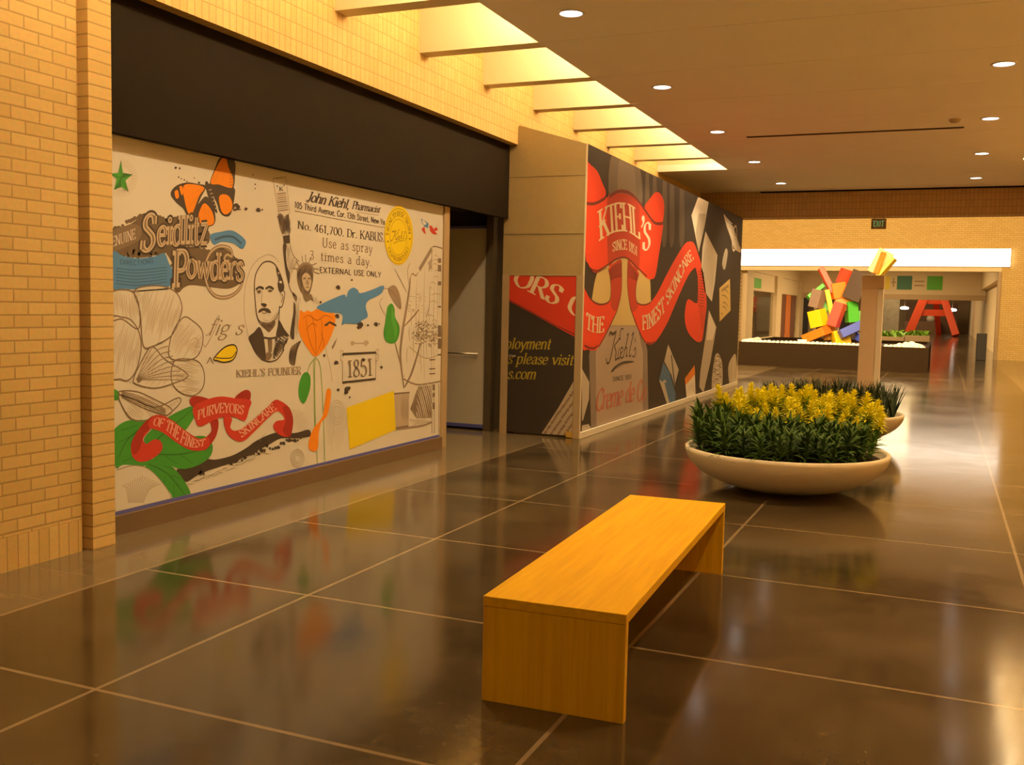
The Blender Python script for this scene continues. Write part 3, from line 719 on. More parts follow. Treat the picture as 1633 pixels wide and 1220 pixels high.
GLYPHS = {
 'A': (.72, 'l.02 0 .36 1 .70 0;n.15 .35 .58 .35'), 'B': (.62, 'l.12 0 .12 1;c.12 .98 .42 .97 .52 .76 .40 .54 .12 .52;c.12 .52 .46 .5 .58 .27 .44 .03 .12 .02'),
 'C': (.66, 'c.60 .78 .48 .97 .34 1 .12 .8 .07 .5 .12 .2 .34 0 .5 .04 .61 .2;t.60 .97 .60 .74'), 'D': (.70, 'l.12 0 .12 1;c.12 .98 .42 .96 .62 .76 .66 .5 .62 .24 .42 .04 .12 .02'),
 'E': (.60, 'l.12 0 .12 1;n.12 .98 .54 .98;n.12 .52 .42 .52;n.12 .02 .57 .02;t.54 1 .54 .8;t.42 .62 .42 .42;t.57 0 .57 .22'),
 'F': (.57, 'l.12 0 .12 1;n.12 .98 .54 .98;n.12 .52 .42 .52;t.54 1 .54 .8;t.42 .62 .42 .42'),
 'G': (.72, 'c.60 .78 .48 .97 .34 1 .12 .8 .07 .5 .12 .2 .34 0 .52 .05 .60 .14;n.61 .42 .61 .06;n.46 .42 .72 .42;t.60 .97 .60 .74'),
 'H': (.76, 'l.12 0 .12 1;l.64 0 .64 1;n.12 .52 .64 .52'), 'I': (.34, 'l.17 0 .17 1'), 'J': (.44, 'c.28 1 .28 .25 .20 .03 .06 .08;n.14 .99 .42 .99'),
 'K': (.70, 'l.12 0 .12 1;l.62 1 .16 .45;l.28 .58 .64 0'), 'L': (.58, 'l.12 0 .12 1;n.12 .02 .54 .02;t.54 0 .54 .24'),
 'M': (.90, 'l.1 0 .12 1;n.12 1 .44 .1 .76 1;l.76 1 .78 0'), 'N': (.78, 'l.12 0 .12 1;n.12 1 .64 0;l.64 1 .64 .0'),
 'O': (.72, 'o.36 1 .1 .8 .06 .5 .1 .2 .36 0 .62 .2 .66 .5 .62 .8'), 'P': (.60, 'l.12 0 .12 1;c.12 .98 .42 .97 .55 .74 .42 .48 .12 .46'),
 'R': (.68, 'l.12 0 .12 1;c.12 .98 .42 .97 .55 .74 .42 .50 .12 .48;n.32 .49 .62 .02;t.56 .02 .70 .02'),
 'S': (.54, 'c.46 .78 .4 .96 .24 1 .1 .88 .1 .68 .26 .54 .42 .4 .46 .2 .34 .03 .2 0 .08 .1 .07 .24;t.46 .97 .46 .74;t.07 .28 .07 .03'),
 'T': (.66, 'l.33 0 .33 1;n.04 .98 .62 .98;t.04 .98 .04 .76;t.62 .98 .62 .76'), 'U': (.72, 'c.12 1 .12 .3 .2 .06 .36 0 .52 .06 .6 .3 .6 1;t.02 .99 .22 .99;t.5 .99 .7 .99'),
 'V': (.70, 'l.03 1 .36 0 .68 1'), 'W': (1.0, 'l.03 1 .27 0 .5 .9 .73 0 .97 1'), 'X': (.66, 'l.05 1 .6 0;l.58 1 .06 0'), 'Y': (.68, 'n.34 .48 .34 0;l.03 1 .34 .48 .65 1;t.22 .01 .46 .01'),
 '0': (.56, 'o.28 1 .1 .8 .06 .5 .1 .2 .28 0 .46 .2 .5 .5 .46 .8'), '1': (.42, 'l.22 0 .22 1;n.22 1 .08 .84'), '3': (.54, 'c.08 .86 .24 1 .42 .86 .4 .62 .22 .54 .44 .44 .48 .2 .3 0 .1 .06 .06 .2'),
 '4': (.56, 'n.5 .28 .04 .28 .36 1;l.36 1 .36 0'), '5': (.54, 'n.44 .98 .12 .98 .1 .58;c.1 .58 .28 .62 .46 .46 .46 .18 .28 0 .12 .03 .06 .15'),
 '6': (.54, 'c.44 .9 .3 1 .14 .8 .08 .4 .14 .08 .28 0 .44 .12 .46 .34 .34 .54 .16 .46 .1 .34'), '7': (.54, 'n.06 .98 .48 .98 .2 0'),
 '8': (.54, 'o.27 1 .12 .88 .14 .66 .27 .54 .44 .36 .46 .14 .27 0 .08 .14 .1 .36 .27 .54 .4 .66 .42 .88'),
 'a': (.52, 'c.1 .54 .22 .66 .36 .62 .4 .46 .4 .08 .5 .02;c.4 .42 .2 .36 .07 .2 .12 .02 .26 .02 .4 .16'), 'b': (.56, 'l.1 1 .1 .02;c.1 .5 .28 .66 .46 .56 .5 .33 .44 .08 .28 0 .1 .1'),
 'c': (.46, 'c.42 .5 .3 .66 .12 .56 .06 .33 .12 .08 .28 0 .43 .14'), 'd': (.58, 'l.46 1 .46 0;c.46 .54 .28 .66 .1 .54 .06 .32 .12 .06 .26 0 .46 .14'),
 'e': (.50, 'n.07 .36 .43 .36;c.43 .36 .4 .58 .26 .66 .1 .54 .06 .3 .14 .06 .28 0 .44 .14'), 'f': (.36, 'c.36 .9 .28 1 .18 .88 .17 .6 .17 0;n.04 .64 .3 .64;t.06 .01 .28 .01'),
 'g': (.54, 'o.24 .66 .08 .5 .1 .28 .24 .22 .4 .34 .4 .54;c.14 .24 .1 .1 .36 .04 .46 -.08 .36 -.26 .14 -.26 .06 -.14 .16 -.02;n.38 .6 .5 .64'),
 'h': (.58, 'l.1 1 .1 0;c.1 .44 .26 .66 .42 .6 .46 .44 .46 0;t.38 .01 .54 .01'), 'i': (.28, 'l.14 .66 .14 0;d.14 .88'), 'k': (.56, 'l.1 1 .1 0;l.46 .66 .12 .26;l.22 .36 .5 0'),
 'l': (.28, 'l.14 1 .14 0'), 'm': (.86, 'l.1 .66 .1 0;c.1 .44 .26 .66 .38 .6 .42 .44 .42 0;c.42 .44 .58 .66 .7 .6 .74 .44 .74 0;t.34 .01 .5 .01;t.66 .01 .82 .01'),
 'n': (.58, 'l.1 .66 .1 0;c.1 .44 .26 .66 .42 .6 .46 .44 .46 0;t.38 .01 .54 .01'), 'o': (.54, 'o.27 .66 .1 .53 .06 .33 .1 .13 .27 0 .44 .13 .48 .33 .44 .53'),
 'p': (.58, 'l.1 .66 .1 -.3;c.1 .5 .28 .66 .46 .56 .5 .33 .44 .08 .28 0 .1 .1'), 'r': (.42, 'l.1 .66 .1 0;c.1 .42 .22 .62 .34 .66 .4 .58'),
 's': (.42, 'c.36 .5 .3 .64 .2 .66 .08 .56 .12 .42 .26 .34 .38 .2 .32 .04 .2 0 .08 .06 .06 .18'), 't': (.36, 'c.16 .88 .16 .14 .22 0 .34 .08;n.04 .64 .32 .64'),
 'u': (.58, 'c.1 .66 .1 .2 .18 .02 .32 .02 .46 .2;l.46 .66 .46 0'), 'v': (.52, 'l.03 .66 .27 0 .5 .66'), 'w': (.76, 'l.03 .66 .21 0 .38 .6 .55 0 .73 .66'),
 'y': (.52, 'n.03 .66 .28 .02;c.5 .66 .28 .02 .18 -.26 .04 -.24'), 'z': (.48, 'n.06 .64 .42 .64 .06 .02 .44 .02'),
 "'": (.24, 'n.13 1.02 .09 .74'), '.': (.24, 'd.12 .05'), ',': (.24, 'n.14 .08 .07 -.16'), ' ': (.36, ''), '+': (.6, 'n.1 .4 .5 .4;n.3 .6 .3 .2')}
STYLE = {'didone': (.17, .055, .10, 0, .02), 'modern': (.115, .04, .08, 0, .03), 'type': (.085, .065, .10, 0, .12), 'sans': (.135, .12, 0, 0, .06), 'grot': (.17, .13, 0, 0, .05),
         'script': (.145, .06, .03, .34, -.02), 'ital': (.14, .06, .05, .24, .03), 'old': (.17, .11, .07, .05, .02), 'fine': (.06, .035, .0, .35, .0)}

class Art:
    def __init__(s, axis, at, clip=None):
        s.axis, s.at, s.clip, s.faces, s.mats, s.n = axis, at, clip, [], [], 0
    def pt(s, p, f): return Vector(ray_to(*f(*p), s.axis, s.at))
    def pts(s, P, f): return [s.pt(p, f) for p in P]
    def add(s, poly, m, L):
        if s.clip:
            poly = clip_poly(list(poly), s.clip)
            if not poly: return
        if m not in s.mats: s.mats.append(m)
        s.faces.append((poly, s.mats.index(m), L, s.n % 8))
    def fill_uv(s, P, m, L=1):
        s.n += 1
        P3 = [Vector((p.x, p.y, 0)) for p in P]
        for t in geometry.tessellate_polygon([P3]): s.add([P[i] for i in t], m, L)
    def fill(s, f, P, m, L=1, smooth=True):
        q = s.pts(P, f)
        if smooth: q = spline(q, True, 5)
        s.fill_uv(q, m, L); return q
    def ribbon(s, q, ws, m, L):
        s.n += 1
        n = len(q); T = []
        for i in range(n):
            d = q[min(n-1, i+1)]-q[max(0, i-1)]
            T.append(Vector((-d.y, d.x)).normalized() if d.length > 1e-9 else Vector((0, 0)))
        for i in range(n-1):
            a, b = T[i]*ws[i]/2, T[i+1]*ws[i+1]/2
            s.add([q[i]-a, q[i+1]-b, q[i+1]+b, q[i]+a], m, L)
    def line(s, f, P, w, m, L=4, smooth=True, taper=0, closed=False):
        q = s.pts(P, f)
        if smooth: q = spline(q, closed, 5)
        if closed: q = q+[q[0]]
        n = len(q)
        s.ribbon(q, [w*(1-taper*abs(2*i/(n-1)-1)**2) if n > 1 else w for i in range(n)], m, L)
    def dot(s, f, x, y, r, m, L=4, rnd=random.Random(3)):
        k = rnd.uniform(0, 6)
        s.fill(f, [(x+r*(1+.22*math.sin(3*a+k))*math.cos(a), y+r*(1+.18*math.cos(2*a+k))*math.sin(a)) for a in [2*PI*i/9 for i in range(9)]], m, L)
    def hatch_uv(s, q, ang, sp, w, m, L=3, rnd=random.Random(9), gap=.25):
        d = Vector((math.cos(ang), math.sin(ang))); nrm = Vector((-d.y, d.x))
        h = [p.dot(nrm) for p in q]; y = min(h)+sp*.6
        while y < max(h):
            xs = []
            for i in range(len(q)):
                a, b = q[i-1], q[i]; ya, yb = a.dot(nrm), b.dot(nrm)
                if (ya <= y) != (yb <= y): xs.append(a.dot(d)+(b.dot(d)-a.dot(d))*(y-ya)/(yb-ya))
            xs.sort()
            for a, b in zip(xs[::2], xs[1::2]):
                if b-a < sp*.8: continue
                t0 = a+(b-a)*rnd.uniform(0, gap); t1 = b-(b-a)*rnd.uniform(0, gap)
                P = [d*(t0+(t1-t0)*k/4)+nrm*(y+sp*.25*math.sin(k)) for k in range(5)]
                s.ribbon(P, [w*.4, w, w*1.1, w*.9, w*.3], m, L)
            y += sp*rnd.uniform(.7, 1.3)
    def hatch(s, f, P, deg, sp, w, m, L=3, smooth=True, gap=.25):
        q = s.pts(P, f)
        if smooth: q = spline(q, True, 5)
        s.hatch_uv(q, math.radians(deg), sp, w, m, L, gap=gap)
    def text(s, f, txt, style, bot, top, m, L=5, grow=0):
        thick, thin, ser, slant, track = STYLE[style]; thick += grow; thin += grow
        b = spline(s.pts(bot, f), False, 8); t = spline(s.pts(top, f), False, 8)
        def along(q):
            ln = [0]
            for i in range(1, len(q)): ln.append(ln[-1]+(q[i]-q[i-1]).length)
            tot = ln[-1]
            def g(u):
                x = u*tot
                for i in range(1, len(q)):
                    if x <= ln[i] or i == len(q)-1:
                        k = (x-ln[i-1])/max(1e-9, ln[i]-ln[i-1]); return q[i-1]+(q[i]-q[i-1])*k
            return g
        gb, gt = along(b), along(t)
        W = sum(GLYPHS[c][0]+track for c in txt)
        def put(p): u = (p.x+slant*p.y)/W; return gb(u).lerp(gt(u), p.y)
        def stroke(q):
            s.n += 1
            ws = []
            for i in range(len(q)):
                d = q[min(len(q)-1, i+1)]-q[max(0, i-1)]; a = math.atan2(d.y, d.x)
                k = abs(math.sin(a-math.radians(14)))**2; ws.append(thin+(thick-thin)*k)
            n = len(q); T = []
            for i in range(n):
                d = q[min(n-1, i+1)]-q[max(0, i-1)]
                T.append(Vector((-d.y, d.x)).normalized() if d.length > 1e-9 else Vector((0, 0)))
            for i in range(n-1):
                a, c = T[i]*ws[i]/2, T[i+1]*ws[i+1]/2
                s.add([put(q[i]-a), put(q[i+1]-c), put(q[i+1]+c), put(q[i]+a)], m, L)
        x0 = track/2
        for c in txt:
            wd, spec = GLYPHS[c]
            for st in [k for k in spec.split(';') if k]:
                v = [float(k) for k in st[1:].split()]; q = [Vector((x0+v[i], v[i+1])) for i in range(0, len(v), 2)]; k = st[0]
                if k == 'd':
                    r = max(.06, thick*.6); s.add([put(q[0]+Vector((r*math.cos(a), r*math.sin(a)))) for a in [2*PI*i/8 for i in range(8)]], m, L); continue
                if k == 't' and ser == 0: continue
                if k == 'c': q = spline(q, False, 4)
                elif k == 'o': q = spline(q, True, 4); q = q+[q[0], q[1]]
                else:
                    o = [q[0]]
                    for a, e in zip(q, q[1:]):
                        o += [a+(e-a)*j/3 for j in (1, 2, 3)]
                    corners = [0]+[3*i for i in range(1, len(q))]
                    for i, j in zip(corners, corners[1:]): stroke(o[i:j+1])
                    if k == 'l' and ser:
                        for e, inn in ((q[0], q[1]), (q[-1], q[-2])):
                            s.n += 1
                            y = e.y+(thin/2 if e.y < inn.y else -thin/2)
                            s.add([put(Vector((e.x+dx, y+dy))) for dx, dy in ((-ser-thick/2, -thin/2), (ser+thick/2, -thin/2), (ser+thick/2, thin/2), (-ser-thick/2, thin/2))], m, L)
                    continue
                stroke(q)
            x0 += wd+track
    def build(s, name, root, step=.00035):
        bm = bmesh.new()
        for poly, mi, L, k in s.faces:
            h = .0006+L*step+k*.00004
            vs_ = [bm.verts.new((s.at+h, p.x, p.y) if s.axis == 'X' else (p.x, s.at-h, p.y)) for p in poly]
            try: fc = bm.faces.new(vs_); fc.material_index = mi
            except ValueError: pass
        bm.normal_update()
        out = Vector((1, 0, 0)) if s.axis == 'X' else Vector((0, -1, 0))
        flip = [f for f in bm.faces if f.normal.dot(out) < 0]
        bmesh.ops.reverse_faces(bm, faces=flip)
        return part(name, bm, s.mats, root)

def frame(x, y, sx, sy=None): return lambda u, v: (x+u/sx, y+v/(sy or sx))
def I(name, c, r=.6): return mat('ink_'+name, c, r)
K = I('black', (.055, .040, .032)); KB = I('brown', (.20, .145, .10)); KG = I('grey', (.30, .235, .175)); KL = I('pale', (.48, .40, .30)); KT = I('tan', (.56, .46, .33))
OR = I('orange', (.86, .27, .008)); BL = I('blue', (.075, .24, .55)); GR = I('green', (.045, .30, .035)); GD = I('dark_green', (.02, .13, .015)); GS = I('stem_green', (.26, .40, .13))
RD = I('red', (.56, .042, .026)); RDD = I('deep_red', (.36, .022, .015)); RDL = I('rose_letter', (.76, .42, .32)); YE = I('yellow', (.86, .66, .008)); PA = I('paper', (.70, .67, .59))
BD = I('dark_blue', (.04, .10, .24)); YD = I('dark_yellow', (.42, .28, .01))
def full(x, y): return (x, y)
c1 = frame(170, 200, 4.068); c2 = frame(420, 260, 5.084); c3 = frame(170, 450, 3.21); c4 = frame(440, 440, 3.8138); p1 = frame(380, 400, 6.421); b2_ = frame(600, 380, 3.815)
s5 = frame(600, 320, 11.09); k1 = frame(930, 500, 6.777); k2 = frame(930, 250, 6.1); k3 = frame(925, 400, 7.176); k4 = frame(800, 430, 4.437); c6 = frame(900, 220, 2.5417)
m3 = frame(1030, 220, 5.305); m4 = frame(1030, 440, 5.083); m5 = frame(900, 560, 8.132)

A = Art('X', XM, (YM0, YM1-.032, .162, 2.79)); T_ = Art('X', XM, (YM0, YM1-.032, .162, 2.79))
# green star with rays
star = [(92, 228), (106, 310), (166, 320), (120, 358), (139, 432), (93, 396), (48, 416), (66, 346), (20, 312), (76, 308)]
A.fill(c1, star, GR, 2, False)
for i in range(0, 10, 2): A.line(c1, [(93, 342), star[i]], .004, GD, 4, False); A.line(c1, [star[i], star[i-1]], .004, GD, 4, False)
for i in range(5): A.fill(c1, [(93, 342), star[2*i], star[2*i-1]], GD if i % 2 else GR, 3, False)
for i in range(22):
    a = -1.5+i*.17; A.line(c1, [(93+62*math.cos(a), 342+75*math.sin(a)), (93+105*math.cos(a), 342+125*math.sin(a))], .003, KL, 3, False)
# butterfly
for P in ([(415, 450), (430, 410), (470, 382), (530, 370), (590, 380), (645, 395), (610, 470), (560, 585), (520, 582), (495, 540), (450, 500)],
          [(560, 575), (640, 460), (690, 530), (706, 600), (690, 648), (630, 658), (592, 632)], [(668, 384), (705, 270), (742, 206), (828, 228), (832, 330), (822, 408), (790, 415), (720, 398)],
          [(655, 385), (720, 390), (822, 402), (830, 460), (805, 575), (765, 590), (732, 560), (712, 500)], [(638, 378), (662, 378), (716, 552), (700, 556), (660, 470)]):
    A.fill(c1, P, K, 1)
for P in ([(495, 400), (540, 380), (632, 403), (598, 462), (556, 568), (528, 568), (506, 490)], [(440, 432), (460, 420), (468, 464), (450, 474)], [(472, 400), (488, 395), (495, 440), (484, 450)],
          [(600, 562), (634, 505), (680, 552), (697, 612), (684, 644), (626, 648), (598, 612)], [(674, 372), (714, 270), (752, 210), (776, 216), (790, 272), (819, 340), (816, 398), (790, 404), (730, 384)],
          [(728, 472), (750, 447), (790, 457), (814, 502), (808, 552), (770, 578), (742, 550)]): A.fill(c1, P, OR, 2)
for a, b in (((632, 403), (510, 470)), ((620, 430), (520, 540)), ((760, 220), (700, 370)), ((785, 270), (740, 385)), ((634, 520), (640, 630)), ((660, 545), (660, 640))): A.line(c1, [a, b], .005, KB, 3, False, .8)
for i in range(7): A.line(c1, [(795, 270+i*20), (824, 262+i*20)], .007, K, 4, False, .6)
for i in range(6): A.line(c1, [(662+i*8, 420+i*24), (680+i*8, 416+i*24)], .006, KT, 4, False)
for x, y, r in ((446, 275, 8), (473, 279, 6), (466, 336, 5), (484, 346, 4), (503, 354, 5), (520, 364, 5), (598, 372, 8), (568, 341, 4), (836, 530, 24), (902, 542, 10), (983, 548, 15), (1008, 548, 6), (963, 382, 5), (962, 410, 4), (948, 320, 4)): A.dot(c1, x, y, r, K)
A.line(c1, [(820, 545), (870, 545)], .008, K, 4, False); A.dot(c1, 832, 535, 8, KL, 5)
# old trade lettering with its brown cloud
SE = I('sepia', (.135, .098, .064))
A.fill(c1, [(25, 705), (120, 660), (200, 608), (240, 572), (330, 582), (400, 612), (440, 592), (520, 600), (560, 592), (620, 650), (664, 690), (662, 762), (600, 785), (560, 782), (400, 795), (330, 830), (270, 852), (200, 858), (130, 842), (30, 812)], SE, 1)
A.fill(c1, [(40, 690), (110, 655), (170, 640), (225, 665), (210, 740), (120, 790), (30, 812)], KB, 2)
A.fill(c1, [(380, 806), (470, 786), (560, 795), (650, 812), (760, 800), (830, 850), (884, 950), (880, 1010), (800, 1058), (690, 1052), (560, 1036), (505, 1050), (462, 1086), (430, 1040), (425, 900)], SE, 1)
for i in range(40):
    x, y = 40+i*20.5, 790+70*math.sin(i*1.7); A.dot(c1, x, min(1040, y+(.3*x if x > 380 else 0)*.5), 15, SE, 1)
rs = random.Random(11)
for i in range(70):      # ragged edge of the cloud
    t = i/69; x = 40+t*620; A.dot(c1, x, 690-110*math.sin(PI*min(1, t*1.25))*(.9 if t < .5 else .8)+rs.uniform(-14, 22), rs.uniform(9, 17), SE, 1)
    A.dot(c1, 430+t*430, 800+90*t*t+rs.uniform(-14, 14), rs.uniform(9, 15), SE, 1); A.dot(c1, 60+t*320, 850-30*t+rs.uniform(-18, 8), rs.uniform(8, 15), SE, 1)
for L, m, g in ((4, K, .16), (5, KT, .02), (6, KB, -.10)):
    T_.text(c1, 'S', 'old', [(215, 812), (312, 806)], [(232, 582), (318, 580)], m, L, g)
    T_.text(c1, 'eidlitz', 'old', [(325, 778), (655, 768)], [(325, 600), (655, 566)], m, L, g)
    T_.text(c1, 'P', 'old', [(428, 1056), (520, 1044)], [(425, 812), (525, 812)], m, L, g)
    T_.text(c1, 'owders', 'old', [(515, 985), (700, 1000), (884, 1006)], [(515, 812), (700, 822), (884, 835)], m, L, g)
T_.text(c1, 'GENUINE', 'modern', [(2, 800), (187, 735)], [(2, 735), (184, 668)], PA, 5)
sw_ = [(795, 880), (762, 870), (780, 838), (812, 850), (800, 800), (735, 786), (672, 826), (638, 920), (650, 1030), (702, 1104), (782, 1114), (852, 1072), (882, 1000), (866, 945), (835, 955)]
A.line(c1, sw_, .030, KB, 3); A.line(c1, sw_, .014, KT, 4)
# blue banners
A.fill(c1, [(20, 806), (100, 845), (200, 862), (310, 850), (374, 830), (402, 890), (436, 960), (425, 1025), (380, 1052), (250, 1062), (120, 1060), (20, 1040)], BL, 2)
T_.text(c1, 'DIRECTIONS', 'sans', [(84, 900), (200, 906), (305, 890)], [(84, 868), (200, 876), (300, 864)], BD, 4)
for i in range(6): A.line(c1, [(60, 925+i*20), (200, 938+i*20), (390, 920+i*19)], .005, BD, 4)
A.line(c1, [(30, 1062), (120, 1078), (250, 1072), (400, 1060)], .010, KB, 3)
A.fill(c1, [(670, 712), (740, 690), (820, 684), (900, 746), (878, 802), (822, 766), (745, 756), (694, 774)], BL, 3)
A.line(c1, [(700, 742), (760, 722), (820, 724), (872, 766)], .018, BD, 4)
# engraved flower
petals = ([(20, 60), (100, 40), (148, 70), (168, 150), (160, 240), (80, 190), (20, 190)], [(20, 200), (80, 180), (130, 200), (166, 262), (175, 345), (150, 450), (110, 502), (70, 496), (20, 470)],
          [(140, 48), (210, 20), (300, 24), (362, 62), (385, 132), (370, 192), (330, 275), (230, 330), (185, 320), (170, 150)], [(335, 262), (392, 180), (442, 200), (486, 246), (490, 312), (462, 380), (395, 402), (320, 380)],
          [(345, 406), (412, 394), (472, 410), (499, 470), (490, 542), (440, 582), (370, 560), (330, 500)], [(138, 492), (180, 400), (232, 330), (300, 398), (416, 476), (330, 522), (240, 542), (150, 522)],
          [(60, 562), (150, 560), (240, 598), (332, 650), (300, 682), (200, 650), (110, 606)], [(62, 580), (92, 660), (132, 702), (200, 712), (292, 692), (372, 622), (364, 592), (250, 640), (140, 600)])
for P, an in zip(petals, (100, 75, 70, 45, -8, 40, -25, -40)):
    q = A.fill(c3, P, PA, 3); A.line(c3, P, .010, KB, 5, closed=True); A.hatch(c3, P, an, .015, .0060, KL, 4, gap=.4)
for i in range(9): A.line(c3, [(150, 500), (230+i*14, 340+i*20), (300+i*13, 300+i*26)], .007, KG, 5)
for i in range(6): A.line(c3, [(75, 560+i*6), (180, 590+i*10), (300, 650+i*6)], .006, KB, 5)
A.dot(c3, 165, 500, 14, KB, 6)
A.line(c3, [(430, 300), (455, 285), (470, 310), (450, 330), (478, 330)], .004, KG, 5)
# green leaves
A.fill(c3, [(20, 780), (95, 712), (200, 704), (262, 690), (180, 800), (200, 932), (120, 936), (60, 952), (20, 900)], GR, 5); A.fill(c3, [(190, 800), (300, 700), (400, 646), (440, 640), (446, 690), (400, 762), (330, 832), (250, 852)], GR, 5)
A.fill(c3, [(250, 862), (400, 800), (500, 788), (541, 832), (530, 890), (470, 936), (380, 956), (290, 922), (220, 892)], GR, 5); A.fill(c3, [(190, 930), (280, 900), (340, 950), (392, 1010), (432, 1088), (400, 1104), (335, 1112), (270, 1012)], GR, 5)
A.fill(c3, [(20, 545), (60, 560), (62, 600), (20, 600)], GR, 2)
for q in ([(60, 900), (110, 800), (230, 710)], [(200, 850), (310, 760), (440, 650)], [(230, 880), (380, 880), (535, 845)], [(210, 930), (310, 980), (400, 1090)], [(300, 890), (360, 930)], [(380, 885), (440, 930)], [(300, 990), (290, 1040)], [(340, 1030), (345, 1090)], [(290, 940), (350, 960)], [(330, 985), (390, 1010)], [(70, 760), (160, 730)], [(60, 820), (140, 780)], [(80, 920), (170, 880)]): A.line(c3, q, .008, GD, 6, taper=.5)
A.fill(c3, [(52, 962), (140, 938), (222, 962), (302, 1050), (332, 1112), (240, 1140), (60, 1190)], PA, 6); A.line(c3, [(52, 962), (140, 938), (222, 962), (302, 1050), (332, 1112)], .006, KG, 7)
for i in range(16): A.line(c3, [(80+i*13, 990+abs(i-8)*6), (100+i*8, 1060), (110+i*5, 1130)], .004, KG, 7)
# red ribbon scroll
A.fill(c3, [(236, 684), (172, 740), (126, 820), (130, 890), (170, 920), (230, 905), (281, 860), (276, 815), (240, 805), (202, 828), (186, 800), (226, 745)], RD, 7)
A.fill(c3, [(236, 684), (172, 740), (126, 820), (134, 880), (165, 860), (190, 780), (226, 745)], RDD, 8)
A.fill(c3, [(500, 862), (552, 802), (571, 742), (566, 700), (530, 714), (536, 760), (500, 806)], RDD, 7)
A.fill(c3, [(424, 600), (450, 582), (500, 590), (524, 606), (475, 645), (432, 630)], RDD, 7); A.fill(c3, [(655, 592), (690, 560), (720, 551), (737, 570), (728, 612), (690, 606)], RDD, 7)
A.fill(c3, [(214, 740), (230, 690), (272, 680), (330, 704), (400, 758), (470, 800), (518, 794), (522, 840), (482, 862), (420, 856), (350, 816), (280, 766)], RD, 8)
A.fill(c3, [(440, 642), (500, 605), (580, 585), (660, 595), (736, 606), (728, 650), (706, 709), (650, 690), (570, 696), (480, 738), (455, 710)], RD, 8)
A.fill(c3, [(598, 690), (640, 696), (632, 744), (662, 760), (720, 730), (800, 660), (850, 610), (880, 604), (932, 640), (953, 700), (946, 770), (930, 791), (880, 780), (851, 740), (868, 711), (906, 704), (900, 680), (872, 660), (830, 690), (760, 760), (700, 812), (650, 806), (610, 762)], RD, 8)
A.fill(c3, [(900, 640), (932, 640), (953, 700), (946, 770), (930, 791), (900, 760), (915, 705)], RDD, 9)
T_.text(c3, 'OF THE FINEST', 'didone', [(233, 730), (300, 756), (380, 824), (440, 846), (498, 838)], [(247, 690), (328, 712), (408, 772), (458, 806), (505, 800)], RDL, 10)
T_.text(c3, 'PURVEYORS', 'didone', [(463, 705), (525, 682), (595, 668), (698, 676)], [(466, 657), (528, 632), (600, 618), (702, 632)], RDL, 10)
T_.text(c3, 'SKINCARE', 'didone', [(690, 797), (752, 747), (822, 687), (868, 650)], [(672, 762), (735, 710), (800, 654), (846, 620)], RDL, 10)
# ragged black branch
top = [(360, 958), (440, 936), (500, 905), (556, 908), (640, 888), (712, 850), (760, 815), (820, 785), (880, 768), (962, 772), (1030, 755), (1044, 770)]
bot = [(1040, 790), (965, 800), (890, 800), (820, 838), (770, 862), (710, 892), (640, 925), (560, 950), (470, 985), (410, 1022), (374, 1000)]
A.fill(c3, top+bot, K, 4); rb = random.Random(2)
for i in range(46):
    t = i/45; x = 380+t*640; y = 1000-t*225+rb.uniform(-14, 22); A.dot(c3, x, y, rb.uniform(5, 11), K, 4)
for i in range(34):
    t = i/33; x = 400+t*430; y = 1048-t*180+rb.uniform(-9, 9); A.line(c3, [(x-14, y+4), (x+10, y-3+rb.uniform(-6, 6))], .010, K if i % 3 else KG, 4, False, .7)
A.line(c3, [(780, 812), (815, 770)], .014, KG, 4, False, .8)
# fig, letter and seed
T_.text(c3, 'fig s', 'fine', [(510, 275), (690, 268)], [(512, 182), (690, 196)], KG, 5, .02); A.line(c3, [(505, 275), (530, 255), (560, 190), (575, 172), (570, 200), (540, 270), (505, 330), (495, 315)], .005, KG, 5)
T_.text(c3, 'A', 'modern', [(511, 416), (546, 416)], [(511, 384), (546, 384)], KB, 5)
sd = [(548, 391), (600, 335), (650, 321), (667, 350), (647, 396), (602, 410), (566, 402)]
A.fill(c3, sd, YE, 3); A.line(c3, sd, .012, K, 4, closed=True); A.line(c3, [(556, 386), (600, 390), (640, 385), (662, 355)], .008, K, 5)
# portrait
A.line(p1, [(105, 880), (65, 700), (58, 500), (78, 330), (130, 180), (200, 90), (290, 42), (360, 55), (420, 120)], .004, KG, 2)
A.line(p1, [(215, 740), (188, 660), (172, 520), (163, 390), (170, 270), (200, 190), (250, 125), (312, 108), (366, 132), (402, 182), (442, 272), (466, 362)], .011, K, 3)
A.line(p1, [(188, 650), (206, 705), (245, 732), (305, 740), (362, 712), (410, 640), (420, 565), (415, 720)], .008, K, 3)
A.fill(p1, [(386, 165), (420, 206), (442, 280), (468, 350), (462, 402), (420, 418), (402, 350), (410, 290), (394, 232)], K, 3); A.dot(p1, 432, 320, 14, PA, 4); A.dot(p1, 412, 228, 8, PA, 4)
A.line(p1, [(425, 432), (454, 408), (474, 430), (466, 500), (446, 572), (424, 576)], .010, K, 3); A.line(p1, [(440, 440), (455, 470), (440, 530)], .010, KB, 3)
A.fill(p1, [(176, 388), (215, 360), (258, 374), (252, 398), (215, 382), (186, 404)], K, 3); A.fill(p1, [(278, 378), (320, 356), (362, 382), (352, 402), (316, 380), (286, 396)], K, 3)
A.fill(p1, [(188, 412), (212, 402), (236, 414), (214, 440), (196, 434)], KB, 3); A.fill(p1, [(300, 408), (326, 398), (352, 410), (330, 424), (310, 424)], KB, 3); A.dot(p1, 212, 418, 10, K, 4); A.dot(p1, 325, 408, 10, K, 4)
A.line(p1, [(242, 420), (240, 480), (234, 535)], .005, KG, 3); A.fill(p1, [(230, 542), (262, 536), (292, 552), (272, 578), (244, 566)], K, 3)
